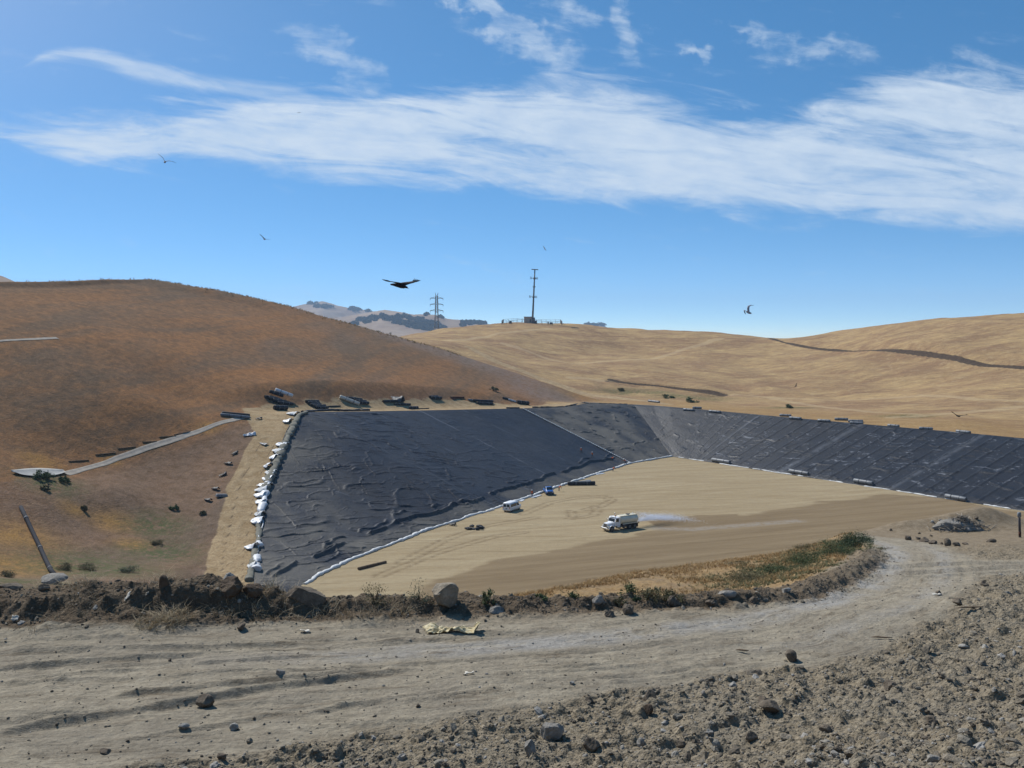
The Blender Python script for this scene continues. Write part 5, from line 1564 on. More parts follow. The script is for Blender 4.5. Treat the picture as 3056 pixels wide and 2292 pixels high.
def person(px, py, yaw, label, lean=0.0, arms=(.35, .35), stride=.12, crouch=0.0, d=None, grp="workers on the liner"):
    """A worker: one skinned body with a vest and a hard hat."""
    g = hit(px, py)
    t = thing("person", label, "person", tuple(g), yaw, grp)
    hipz = .92 - crouch
    ca, sa = math.cos(lean), math.sin(lean)
    up = lambda l, y=0.0, x=0.0: (x, y * ca + l * sa, hipz + l * ca - y * sa)
    J, E = [], []
    def j(p, r, seg): J.append((p, r, seg)); return len(J) - 1
    hip = j((0, 0, hipz), .15, 'leg')
    waist = j(up(.18), .135, 'top'); chest = j(up(.40), .165, 'top'); neck = j(up(.56), .062, 'skin'); head = j(up(.70, .02), .098, 'skin'); crown = j(up(.78, .02), .075, 'skin')
    E += [(hip, waist), (waist, chest), (chest, neck), (neck, head), (head, crown)]
    for s, a in ((-1, arms[0]), (1, arms[1])):
        sh = j(up(.47, 0, s * .19), .068, 'top')
        el = j((s * (.24 + .05 * a), up(.47)[1] + .27 * math.sin(a), up(.47)[2] - .27 * math.cos(a)), .048, 'top')
        e = J[el][0]
        wr_ = j((e[0], e[1] + .24 * math.sin(a + .45), e[2] - .24 * math.cos(a + .45)), .036, 'skin')
        w_ = J[wr_][0]
        ha = j((w_[0], w_[1] + .10 * math.sin(a + .6), w_[2] - .10 * math.cos(a + .6)), .040, 'skin')
        E += [(chest, sh), (sh, el), (el, wr_), (wr_, ha)]
        hl = j((s * .095, 0, hipz - .06), .10, 'leg')
        kn = j((s * .12, .06 + s * stride * .6 + crouch * .5, .50 - crouch * .35), .070, 'leg')
        an = j((s * .13, s * stride, .09), .050, 'leg')
        to = j((s * .14, s * stride + .17, .05), .045, 'boot')
        E += [(hip, hl), (hl, kn), (kn, an), (an, to)]
    me = bpy.data.meshes.new("body")
    me.from_pydata([q[0] for q in J], E, [])
    o = bpy.data.objects.new("body", me); COL.objects.link(o)
    md = o.modifiers.new("skin", 'SKIN'); md.use_smooth_shade = True
    o.modifiers.new("sub", 'SUBSURF').levels = 1
    for v, q in zip(me.skin_vertices[0].data, J):
        v.radius = (q[1], q[1] * (.75 if q[2] == 'top' and q[1] > .1 else 1)); v.use_root = False
    me.skin_vertices[0].data[0].use_root = True
    bpy.context.view_layer.update()
    dg = bpy.context.evaluated_depsgraph_get()
    nm = bpy.data.meshes.new_from_object(o.evaluated_get(dg))
    bpy.data.objects.remove(o)
    nm.name = "body"
    for m in (M_SKIN, M_SHIRT, M_JEANS, M_BOOT):
        nm.materials.append(m)
    pts = np.array([q[0] for q in J]); idx = {'skin': 0, 'top': 1, 'leg': 2, 'boot': 3}
    for f in nm.polygons:
        k = int(np.argmin(((pts - np.array(f.center[:])) ** 2).sum(1)))
        f.material_index = idx[J[k][2]]
    link("body", nm, None, t)
    rings = []
    for l, rx, ry in ((.02, .185, .145), (.16, .18, .14), (.34, .20, .155), (.46, .185, .13), (.53, .10, .09)):
        rings.append([up(l, ry * math.sin(a), rx * math.cos(a)) for a in [2 * math.pi * i / 14 for i in range(14)]])
    MB().loft(rings).build("vest", M_ORANGE, t)
    hr = []
    for l, r in ((.735, .155), (.745, .125), (.80, .115), (.85, .075), (.87, .01)):
        hr.append([up(l, .02 + r * 1.12 * math.sin(a), r * math.cos(a)) for a in [2 * math.pi * i / 14 for i in range(14)]])
    MB().loft(hr).build("hard_hat", M_HAT, t)
    return t


person(1588, 1484, 0.3, "worker in orange vest standing between van and blue pickup with arms out", 0.05, (.9, .9), .14)
person(1668, 1466, -1.3, "worker in orange vest bending over just right of the blue pickup", 1.0, (.5, .2), .1)
person(1735, 1353, 2.6, "uppermost worker in orange standing high on the dark liner", .15, (.5, .3), .16)
person(1768, 1366, 2.8, "worker in orange on the liner below and right of the uppermost one", .25, (.5, .8), .2)
person(1826, 1374, -1.2, "crouching worker on the liner left of the sandbag line's foot", 1.1, (.4, .6), .12, .30)
person(1867, 1384, 1.2, "stooping worker nearest the foot of the sandbag line", .8, (.6, .4), .18, .10)
person(1829, 1407, -1.5, "worker stooping on the white toe strip at the clay floor's edge", 1.0, (.6, .5), .15, .10)

# ------------------------------------------------------------------ birds
M_BDARK = plain("dark plumage", (.022, .018, .018), .8, .2, 0, .3, 6)
M_BGREY = plain("gull grey plumage", (.30, .31, .35), .8, .2, 0, .15, 6)
M_BTIP = plain("gull black wing tip", (.03, .035, .04), .8, .2)
M_BILL = plain("bill", (.45, .30, .10), .5, .3)


def bird(name, label, cat, px, py, d, wings, body, mat, tipmat=None, fingers=0, scale=1.0, group=None):
    """WINGS: two chains of (x, y, z, chord, thickness) in metres, x right in the picture, y away, z up; BODY: chain of (x, y, z, r)."""
    root = thing(name, label, cat, tuple(P(px, py, d)), 0, group)
    mb = MB()
    n = 10
    pts = [Vector(q[:3]) * scale for q in body]
    mb.tube(pts, [q[3] * scale for q in body], n)
    ax = (pts[-1] - pts[0]).normalized()          # tail to head
    tips = []
    for ch in wings:
        rings = []
        for q in ch:
            c = Vector(q[:3]) * scale
            w, h = q[3] * scale / 2, q[4] * scale / 2
            up = Vector((0, -.5, 1)).normalized()
            rings.append([c + ax * (w * math.cos(a)) + up * (h * math.sin(a)) for a in [2 * math.pi * i / 8 for i in range(8)]])
        mb.loft(rings)
        tips.append((Vector(ch[-1][:3]) * scale, (Vector(ch[-1][:3]) - Vector(ch[-2][:3])).normalized(), ch[-1][3] * scale))
    if fingers:
        for c, dr, w in tips:
            for k in range(fingers):
                f = (k / (fingers - 1) - .5)
                a = c + ax * f * w * .8
                b = a + (dr + ax * f * .9 + Vector((0, 0, .25))).normalized() * .24 * scale
                mb.tube([a, (a + b) / 2, b], [.022 * scale, .02 * scale, .006 * scale], 5)
    o = mb.build("body", mat, root)
    if tipmat:
        o.data.materials.append(tipmat)
        cs = [c for c, _, _ in tips]
        lens = [.30 * sum((Vector(ch[i + 1][:3]) - Vector(ch[i][:3])).length for i in range(len(ch) - 1)) * scale for ch in wings]
        for f in o.data.polygons:
            if any((Vector(f.center) - c).length < l for c, l in zip(cs, lens)):
                f.material_index = 1
    h = pts[-1]
    MB().tube([h, h + ax * .07 * scale + Vector((0, 0, -.01))], [.022 * scale, .004], 6).build("bill", M_BILL if tipmat else M_BDARK, root)
    return root


# the dark soaring bird (metres at 42 m: 68 px a metre)
bird("vulture", "big dark soaring bird with fingered wing tips above the far hills", "bird", 1197, 848, 42,
     [[(-.02, .0, .02, .40, .10), (-.18, -.10, .06, .38, .07), (-.36, -.22, .09, .30, .04), (-.50, -.34, .10, .20, .03)],
      [(.06, .05, .0, .40, .10), (.20, .16, .05, .36, .07), (.40, .34, .10, .28, .04), (.53, .46, .14, .18, .03)]],
     [(-.48, .16, -.005, .03), (-.36, .12, -.01, .055), (-.22, .08, -.03, .085), (.0, 0, -.07, .115), (.14, -.05, -.11, .09), (.20, -.08, -.125, .055), (.26, -.10, -.15, .045), (.285, -.11, -.17, .03)], M_BDARK, None, 5)
# gulls
bird("gull", "pale gull gliding with raised wings at left below the cloud band", "bird", 492, 482, 70,
     [[(0, 0, 0, .16, .05), (-.13, -.05, .27, .17, .04), (-.28, -.12, .40, .12, .025), (-.42, -.2, .54, .05, .015)],
      [(.0, .03, 0, .16, .05), (.25, .08, .07, .17, .04), (.50, .14, .03, .12, .025), (.76, .2, -.06, .05, .015)]],
     [(-.03, .24, .02, .03), (-.01, .14, .01, .06), (0, 0, -.03, .085), (.03, -.12, -.08, .06), (.05, -.18, -.10, .04)], M_BGREY, M_BTIP, 0, 1.0, "gulls in the sky")
bird("gull", "small banking gull in the lower left sky below the cloud", "bird", 789, 713, 100,
     [[(0, 0, 0, .2, .05), (-.12, -.06, .16, .19, .05), (-.26, -.1, .30, .12, .03), (-.42, -.16, .45, .12, .02)],
      [(.0, .03, 0, .16, .05), (.2, .1, -.02, .15, .03), (.38, .2, -.02, .10, .02), (.54, .28, -.03, .05, .015)]],
     [(-.12, .12, -.03, .03), (-.04, .05, -.02, .06), (.04, -.02, -.03, .08), (.12, -.08, -.03, .05)], M_BGREY, M_BTIP, 0, 1.0, "gulls in the sky")
bird("gull", "grey gull with bent wings and black tips above the right hill", "bird", 2234, 931, 70,
     [[(0, 0, .0, .17, .05), (-.02, .04, .24, .18, .05), (.03, .1, .42, .16, .035), (.20, .16, .50, .12, .03), (.42, .22, .49, .06, .02)],
      [(-.05, -.02, .03, .14, .05), (-.18, -.08, .06, .13, .04), (-.34, -.14, .12, .12, .03), (-.33, -.18, -.02, .10, .025), (-.27, -.2, -.16, .05, .015)]],
     [(-.16, .1, .02, .03), (-.08, .05, .0, .065), (.02, -.01, -.05, .09), (.12, -.06, -.09, .065), (.17, -.09, -.10, .045)], M_BGREY, M_BTIP, 0, 1.0, "gulls in the sky")
bird("gull", "tiny distant gull high over the monopole tower", "bird", 1626, 743, 190,
     [[(0, 0, 0, .2, .06), (-.1, -.05, .2, .2, .05), (-.25, -.1, .45, .14, .03)], [(0, .03, 0, .16, .06), (.12, .1, -.14, .15, .04), (.28, .2, -.2, .08, .02)]],
     [(-.08, .14, .0, .04), (0, 0, 0, .08), (.1, -.12, -.03, .05)], M_BGREY, M_BTIP, 0, 1.2, "gulls in the sky")
bird("gull", "tiny bird speck against the white cloud band", "bird", 892, 336, 260,
     [[(0, 0, 0, .2, .06), (-.2, -.05, -.03, .2, .05), (-.45, -.1, -.08, .14, .03)], [(0, .03, 0, .16, .06), (.22, .1, .05, .15, .04), (.5, .2, .08, .08, .02)]],
     [(-.08, .2, .0, .04), (0, 0, 0, .08), (.1, -.16, -.03, .05)], M_BDARK, None, 0, 1.1, "gulls in the sky")
bird("dark_bird", "dark bird gliding low in front of the right tan hill", "bird", 2860, 1241, 110,
     [[(0, 0, 0, .26, .06), (-.3, -.05, .14, .26, .05), (-.66, -.12, .36, .12, .03)], [(0, .03, 0, .26, .06), (.4, .12, .04, .25, .04), (1.0, .26, .08, .12, .02)]],
     [(-.1, .28, .0, .05), (0, 0, -.02, .10), (.08, -.22, -.05, .06)], M_BDARK, None, 3)
bird("dark_bird", "small dark bird beating upright wings before the right hill", "bird", 2375, 1152, 170,
     [[(0, 0, 0, .24, .06), (.05, -.05, .3, .2, .05), (.10, -.1, .55, .10, .03)], [(0, .03, 0, .2, .06), (-.15, .12, -.1, .2, .04), (-.3, .2, -.3, .10, .02)]],
     [(-.1, .2, -.1, .04), (0, 0, 0, .09), (.1, -.16, .06, .06)], M_BDARK)

# ------------------------------------------------------------------ towers on the skyline
M_GALV = plain("galvanised steel", (.19, .20, .21), .7, .3, .1, .15)
M_MONO = plain("weathered monopole steel", (.13, .145, .16), .6, .4, .2, .1)
M_SHELT = plain("shelter wall", (.52, .44, .36), .9, .1)


def monopole():
    g = hit(1589, 963)
    g = np.array([(1589 - CX) / F * 622, 622, 0]); g[2] = float(land_h(np.array([g[0]]), np.array([g[1]]))[0])
    top = EYE + (HY - 805) / F * 622
    H = top - g[2]
    t = thing("monopole", "tall steel monopole with antenna arms on the tan hilltop", "tower", tuple(g), 0)
    t.rotation_euler = (0, math.radians(2.6), 0)
    MB().tube([(0, 0, -1), (0, 0, H * .35), (0, 0, H * .7), (0, 0, H)], [.66, .56, .45, .36], 14).build("shaft", M_MONO, t)
    pf = MB()
    pf.tube([(-2.2, 0, H + .1), (2.2, 0, H + .1)], .22, 8).tube([(0, -2.0, H + .1), (0, 2.0, H + .1)], .2, 8).box((0, 0, H + .25), (4.4, 3.8, .14))
    pf.build("top_platform", M_MONO, t)
    for z, w in ((H * .84, 2.6), (H * .49, 2.7)):
        a = MB()
        a.tube([(-w, 0, z), (w * .75, 0, z)], .13, 6).tube([(0, -w * .8, z), (0, w * .8, z)], .13, 6).tube([(0, 0, z - .6), (0, 0, z + .6)], .75, 10)
        arm = a.build("antenna_arm", M_MONO, t)
        for x in (-w, -w * .68, w * .45, w * .75):
            MB().box((x, -.1, z + .1), (.3, .25, 1.7), ch=.05).build("panel_antenna", M_GALV, arm)
    MB().tube([(0, 0, H * .68 - .3), (0, 0, H * .68 + .3)], .9, 10).build("collar", M_MONO, t)
    # compound
    def at(px, d):
        x = (px - CX) / F * d
        return np.array([x, d, float(land_h(np.array([x]), np.array([d]))[0])])
    q = at(1577, 617)
    s = thing("equipment_shelter", "tan equipment shelter at the foot of the monopole", "hut", tuple(q), 0)
    MB().box((0, 0, 1.6), (5.6, 4.0, 4.4), ch=.05).build("wall", M_SHELT, s)
    MB().box((0, 0, 3.88), (6.0, 4.4, .18), ch=.04).build("roof", M_GALV, s)
    d_ = MB().box((1.2, -2.02, 1.3), (1.0, .05, 2.1)).build("door", M_MONO, s)
    MB().box((1.55, -2.07, 1.3), (.08, .05, .14)).build("handle", M_GALV, d_)
    q = at(1592, 615)
    c = MB().box((0, 0, 1.7), (1.9, 1.8, 4.0), ch=.08).box((0, -.95, 1.9), (1.4, .06, 1.3)).build("equipment_cabinet", M_MONO)
    c.location = tuple(q); tag(c, "dark tall cabinet directly at the monopole's base", "cabinet", "cabinets in the tower compound")
    for px, w, h, lb in ((1523, 1.6, 1.6, "small dark cabinet at the left part of the fenced compound"), (1599, 1.3, 1.7, "grey cabinet just right of the monopole"), (1645, 2.0, 1.2, "low cabinet at the right part of the fenced compound"), (1636, .8, 1.5, "narrow cabinet left of the low right cabinet")):
        q = at(px, 617)
        c = MB().box((0, 0, h / 2), (w, 1.2, h), ch=.06).box((0, -.62, h * .5), (w * .7, .05, h * .6)).build("equipment_cabinet", M_MONO)
        c.location = tuple(q); tag(c, lb, "cabinet", "cabinets in the tower compound")
    fence = thing("compound_fence", "chain link fence around the monopole compound", "fence", tuple(at(1588, 616)))
    o0 = np.array(fence.location)
    corners = [at(1497, 611), at(1678, 608), at(1672, 632), at(1503, 634)]
    wire = MB(); rail = MB()
    for i in range(4):
        a, b = corners[i], corners[(i + 1) % 4]
        n = max(3, int(np.linalg.norm(b - a) / 3.0))
        prev = None
        for k in range(n + 1):
            xy = a[:2] + (b[:2] - a[:2]) * k / n
            z = float(land_h(np.array([xy[0]]), np.array([xy[1]]))[0])
            q = np.array([xy[0], xy[1], z]) - o0
            if k < n:
                MB().tube([q + np.array([0, 0, -.3]), q + np.array([0, 0, 2.5])], .08, 6).build("post", M_GALV, fence)
            if prev is not None:
                for h in (2.4,):
                    rail.tube([prev + np.array([0, 0, h]), q + np.array([0, 0, h])], .06, 5)
                for h in np.arange(.3, 2.4, .5):
                    wire.tube([prev + np.array([0, 0, h]), q + np.array([0, 0, h])], .014, 3)
                for f in np.arange(.1, 1, .12):
                    w = prev + (q - prev) * f
                    wire.tube([w + np.array([0, 0, .1]), w + np.array([0, 0, 2.4])], .012, 3)
            prev = q
    rail.build("rail", M_GALV, fence); wire.build("mesh_panel", M_GALV, fence)


monopole()


def pylon():
    d = 900.0
    x = (1303 - CX) / F * d
    top = EYE + (HY - 873) / F * d
    base = float(land_h(np.array([x]), np.array([d]))[0]) - .5
    base = min(base, EYE + (HY - 1000) / F * d)
    H = top - base
    t = thing("lattice_pylon", "grey lattice power pylon standing behind the tan ridge", "pylon", (x, d, base), math.radians(18))
    kn = H - 19.0
    w = lambda z: 1.25 + 2.6 * max(0.0, (kn - z) / kn) if z < kn else 1.25 - .35 * (z - kn) / (H - kn)
    lv = list(np.linspace(0, kn, 8)) + list(np.linspace(kn, H - 3.2, 8)[1:])
    legs = [(-1, -1), (1, -1), (1, 1), (-1, 1)]
    for sx, sy in legs:
        MB().tube([(sx * w(z), sy * w(z), z) for z in lv], .20, 6).build("leg", M_GALV, t)
    br = MB()
    for a, b in zip(lv[:-1], lv[1:]):
        for i in range(4):
            (sx, sy), (tx, ty) = legs[i], legs[(i + 1) % 4]
            br.tube([(sx * w(a), sy * w(a), a), (tx * w(b), ty * w(b), b)], .09, 4).tube([(tx * w(a), ty * w(a), a), (sx * w(b), sy * w(b), b)], .09, 4)
            br.tube([(sx * w(b), sy * w(b), b), (tx * w(b), ty * w(b), b)], .09, 4)
    br.build("bracing", M_GALV, t)
    for z in (H - 5.6, H - 11.4, H - 17.2):
        a = MB()
        for s in (-1, 1):
            a.tube([(s * .9, -.8, z), (s * 6.3, 0, z + .2)], .20, 5).tube([(s * .9, .8, z), (s * 6.3, 0, z + .2)], .20, 5).tube([(s * .9, 0, z + 1.5), (s * 6.3, 0, z + .25)], .2, 5)
        arm = a.build("cross_arm", M_GALV, t)
        for s in (-1, 1):
            MB().tube([(s * 6.2, 0, z + .1), (s * 6.2, 0, z - 1.6)], [.16, .2], 6).build("insulator", M_MONO, arm)
    for s in (-1, 1):
        MB().tube([(s * .9, 0, H - 3.4), (s * 1.35, 0, H)], .18, 5).tube([(s * .1, 0, H - 3.2), (s * 1.2, 0, H - 1)], .14, 5).build("peak", M_GALV, t)


pylon()


# ------------------------------------------------------------------ vegetation
def mat_leaf(name, dark, light, trans=.0):
    m, t = new_mat(name)
    k = t.attr('tint')
    c = t.mix(k, dark, light)
    t.finish(c, .85, spec=.15)
    m.node_tree.nodes['Principled BSDF'].inputs['Subsurface Weight'].default_value = 0
    return m


M_SAGE = mat_leaf("grey green leaves", (.085, .10, .062), (.20, .215, .14))
M_GREEN = mat_leaf("green leaves", (.048, .070, .030), (.135, .170, .080))
M_DGREEN = mat_leaf("dark green leaves", (.022, .040, .022), (.080, .115, .062))
M_WEED = mat_leaf("olive weeds", (.085, .095, .045), (.21, .205, .105))
M_OLIVE = mat_leaf("olive dry leaves", (.10, .09, .045), (.225, .195, .105))
M_STRAW = mat_leaf("dry grass blades", (.34, .205, .085), (.56, .40, .20))
M_PALEG = mat_leaf("pale dry stalks", (.28, .20, .11), (.52, .43, .28))
M_STEM = plain("twig bark", (.10, .075, .05), .9, .1, 0, .2, 9)


def leaf_mesh(name, C, size, rg, up=.3, tint=None, asp=.45):
    """Leaf-sized diamonds at the points C."""
    n = len(C)
    a = rg.normal(size=(n, 3)); a[:, 2] += up * 3 * rg.uniform(size=n)
    a /= np.linalg.norm(a, axis=1)[:, None]
    b = np.cross(a, rg.normal(size=(n, 3))); b /= np.linalg.norm(b, axis=1)[:, None]
    s = (size * rg.uniform(.6, 1.4, n))[:, None]
    V = np.stack([C - a * s, C + b * s * asp, C + a * s, C - b * s * asp], 1)
    Fc = np.arange(n * 4).reshape(n, 4)
    tn = rg.uniform(size=n) if tint is None else tint
    return np_mesh(name, V.reshape(-1, 3), Fc, {'tint': np.repeat(tn, 4)}, smooth=False)


def shrub(label, px, py, w, h, mat, n=900, seed=1, leaf=.05, name="shrub", group="shrubs round the pit", depth=None, wispy=False, base=None):
    """A bush W by H metres; its leaves gather in uneven clumps on twigs."""
    rg = np.random.default_rng(seed)
    g = hit(px, py) if base is None else np.array(base)
    t = thing(name, label, "shrub", tuple(g), 0, group)
    dd = depth or w * .8
    nc = max(6, int(n / 70))
    cc = rg.normal(size=(nc, 3)); cc /= np.linalg.norm(cc, axis=1)[:, None]
    cc *= (rg.uniform(.35, 1.0, nc) ** .5)[:, None]
    cc[:, 2] = np.abs(cc[:, 2])
    if wispy:
        cc[:, :2] *= .45 + .55 * cc[:, 2:3]
    k = rg.integers(0, nc, n)
    Q = cc[k] + rg.normal(size=(n, 3)) * .17
    Q[:, 2] = np.abs(Q[:, 2])
    C = Q * np.array([w / 2, dd / 2, h * .85])
    tint = np.clip(.25 + .45 * rg.uniform(size=nc)[k] + .3 * rg.uniform(size=n), 0, 1)
    link("foliage", leaf_mesh("foliage", C, leaf, rg, .5 if wispy else .2, tint, .28 if wispy else .5), mat, t)
    st = MB()
    for i in range(min(nc, 14)):
        e = Vector(cc[i] * np.array([w / 2, dd / 2, h * .8]))
        st.tube([(0, 0, -.08), tuple(e * .5 + Vector((0, 0, .1 * h))), tuple(e)], [.012 * h + .01, .008 * h + .006, .004], 5)
    st.build("stem", M_STEM, t)
    return t


shrub("tallest wispy grey shrub behind the berm left of the largest boulder", 1252, 1800, .95, .62, M_SAGE, 650, 3, .026, wispy=True)
shrub("wispy low grey shrub left of the tallest wispy one behind the berm", 1120, 1800, 1.15, .50, M_OLIVE, 650, 4, .026, wispy=True)
for (px, py, w, h, mt, lb) in ((1460, 1802, .45, .34, M_GREEN, "green tuft shrub just right of the largest boulder"), (1620, 1796, .36, .25, M_GREEN, "small green shrub between the boulder and the pale block"), (1712, 1794, .55, .30, M_GREEN, "wide low green shrub left of the pale square block"),
                               (1885, 1786, .60, .40, M_GREEN, "rounded green shrub right of the pale square block"), (1940, 1790, .8, .34, M_OLIVE, "spreading olive shrub beside the rounded green shrub"), (1850, 1802, .35, .2, M_OLIVE, "small yellowish tuft on the berm crest"), (1520, 1772, .25, .12, M_OLIVE, "tiny green tuft in the orange grass"),
                               (2010, 1790, .7, .28, M_OLIVE, "low olive shrub before the berm bend")):
    shrub(lb, px, py, w, h, mt, int(700 * w + 250), int(px), .026)
# the long dark green patch at the end of the grass
for i, (px, py, w, h, dd, mt, n, lb) in enumerate(((2558, 1632, 1.6, .95, 2.2, M_DGREEN, 7500, "round dark green bush where the haul road turns"), (2490, 1655, 2.1, .85, 2.2, M_GREEN, 6000, "dark green bush left of the round one at the turn"), (2405, 1685, 2.2, .70, 2.4, M_GREEN, 5500, "mid green bush in the row along the berm bend"),
                                                   (2315, 1715, 2.2, .55, 2.4, M_GREEN, 4500, "low green bush in the row along the berm bend, second from its end"), (2225, 1735, 2.1, .42, 2.0, M_OLIVE, 3500, "lowest green bush at the left end of the berm bend row"), (2200, 1690, 1.6, .26, 1.5, M_OLIVE, 1500, "faint purple brown brush behind the left end of the green row"),
                                                   (2400, 1640, 1.6, .36, 1.4, M_OLIVE, 1800, "yellow green brush behind the green row near the floor edge"))):
    shrub(lb, px, py, w, h * .8, mt, n, 500 + i, .026, depth=dd, wispy=i > 0)
for i, (px, py, w, h, mt, lb) in enumerate(((118, 1430, 2.8, 2.0, M_GREEN, "green bush growing on the lip of the concrete apron"), (142, 1428, 2.0, 1.7, M_GREEN, "smaller green bush touching the bush on the apron lip"), (192, 1440, 2.0, 1.6, M_GREEN, "green bush right of the concrete apron"),
                                           (135, 1462, 1.5, 1.1, M_OLIVE, "small green bush below the concrete apron"), (520, 1520, 1.6, 1.1, M_GREEN, "lone dark bush in the middle of the lower left slope"), (252, 1522, 1.3, .9, M_OLIVE, "small dark bush near the top of the black pipe"),
                                           (605, 1535, 1.3, .8, M_OLIVE, "small green bush near the dirt ramp's left edge"), (190, 1700, 3.0, 1.8, M_OLIVE, "green weeds beside the lower end of the black pipe"), (262, 1700, 3.6, 2.0, M_OLIVE, "largest green weeds above the left berm"), (385, 1708, 3.4, 2.0, M_SAGE, "grey green weeds above the left berm"),
                                           (470, 1625, 2.6, 1.3, M_OLIVE, "dark weeds on the lower slope right of the orange grass"), (20, 1722, 3.0, 1.6, M_OLIVE, "weeds at the left picture edge above the berm"))):
    shrub(lb, px, py, w, h * (.8 if i < 7 else .6), mt, 700 if i < 7 else 1400, 700 + i, .14 if i < 7 else .08, wispy=i > 6)
for i, (px, py, w, lb) in enumerate(((1470, 1165, 3.5, "small green bush on the tan hill toe above the bench"), (1990, 1188, 5.0, "green bush patch in the hollow behind the pit corner"), (2060, 1200, 6.0, "largest green patch in the hollow by the pale roll"), (1860, 1166, 4.0, "green bush left of the dark cut on the tan hill"),
                                     (2345, 1218, 4.0, "green bush above the right crest rolls"), (1130, 990, 3.0, "dark bush on the skyline of the brown hill's right shoulder"), (1165, 995, 2.2, "second dark bush on the brown hill's right shoulder"))):
    shrub(lb, px, py, w, w * .35, M_GREEN if i not in (0, 3) else M_OLIVE, 420, 800 + i, .28)


def grass_field(name, label, X, Y, Z, hmin, hmax, nb, mat, seed, wid=.012, lean=.45):
    """Tufts of curved blades, each blade two faces."""
    rg = np.random.default_rng(seed)
    n = len(X)
    B = np.stack([X, Y, Z], -1)[:, None] + np.concatenate([rg.normal(size=(n, nb, 2)) * hmin * .30, np.zeros((n, nb, 1))], -1)
    h = (rg.uniform(hmin, hmax, (n, 1)) * rg.uniform(.6, 1.15, (n, nb)))[..., None]
    dr = rg.normal(size=(n, nb, 2)) * lean
    tip = B + np.concatenate([dr * h, h * np.ones((n, nb, 1))], -1)
    midp = B * .5 + tip * .5 + np.concatenate([-dr * h * .18, h * .08 * np.ones((n, nb, 1))], -1)
    an = rg.uniform(0, 6.28, (n, nb))
    w = np.stack([np.cos(an), np.sin(an), np.zeros((n, nb))], -1) * wid
    V = np.stack([B - w, B + w, midp + w * .7, midp - w * .7, tip], 2).reshape(-1, 3)
    k = np.arange(n * nb)[:, None] * 5
    T = np.concatenate([k + np.array([[0, 1, 2]]), k + np.array([[0, 2, 3]]), k + np.array([[3, 2, 4]])], 0)
    tint = np.repeat(np.clip(rg.uniform(size=(n, 1)) * .7 + rg.uniform(size=(n, nb)) * .3, 0, 1).ravel(), 5)
    o = link(name, np_mesh(name, V, T, {'tint': tint}, smooth=False), mat)
    return tag(o, label, "grass", None, "stuff")


def strip_points(n, seed, x0, x1, y0, y1, keep):
    rg = np.random.default_rng(seed)
    X, Y = rg.uniform(x0, x1, n), rg.uniform(y0, y1, n)
    Z, mk = fg_surface(X, Y)
    ok = rg.uniform(size=n) < keep(X, Y, mk)
    return X[ok], Y[ok], Z[ok]


X, Y, Z = strip_points(60000, 21, -3, 21, 25, 58, lambda X, Y, k: np.clip(k['grass'], 0, 1) * (1 - k['road']) * np.clip((vnoise(X / 1.7, Y / 1.7, 401) - .28) * 2.2 + .8 * (np.interp(X, EDGE[:, 0], EDGE[:, 1]) - Y < 3.0), 0, 1))
grass_field("dry_grass", "orange dry grass on the bank between the berm and the pit floor", X, Y, Z - .02, .07, .20, 5, M_STRAW, 22, .008, .6)
GP_ = [hit(*q)[:2] for q in ((2080, 1752), (2180, 1712), (2300, 1670), (2420, 1628), (2520, 1600), (2590, 1612), (2560, 1650), (2460, 1695), (2340, 1735), (2200, 1768))]
X, Y, Z = strip_points(40000, 27, 4, 19, 25, 52, lambda X, Y, k: sstep(poly_sd(X, Y, GP_) + fbm(X / 1.2, Y / 1.2, 28, 3) * 1.2, .6, -.6) * np.clip(.35 + vnoise(X / .9, Y / .9, 29), 0, 1))
grass_field("weeds", "soft olive green weeds along the berm bend", X[:4200], Y[:4200], Z[:4200] - .02, .06, .17, 6, M_WEED, 28, .009, .8)
X, Y, Z = strip_points(9000, 23, -14, 2, 22, 26.5, lambda X, Y, k: k['berm'] * np.clip((vnoise(X / .9, Y / .9, 403) - .5) * 3, 0, 1) * (X < -1))
grass_field("dry_stalks", "dead pale stalks tangled in the left berm", X[:420], Y[:420], Z[:420] - .02, .12, .38, 4, M_PALEG, 24, .005, 1.1)
g = hit(495, 1862)
X = g[0] + RNG.normal(size=60) * .35; Y = g[1] + RNG.normal(size=60) * .22
Z, _ = fg_surface(X, Y)
grass_field("dry_stalks", "heap of curled straw stalks at the foot of the left berm", X, Y, Z, .12, .34, 9, M_PALEG, 25, .006, 1.3)


# ragged grass along the brown hill's skyline
rg = np.random.default_rng(41)
X = rg.uniform(-140, -20, 900); Y = np.interp(X, RIDGE[:, 0], RIDGE[:, 1]) + rg.normal(size=900) * 4
Z = land_h(X, Y)
grass_field("dry_grass", "ragged dry grass along the crest of the brown hill", X, Y, Z - .05, .3, .8, 6, M_STRAW, 42, .07, .6)


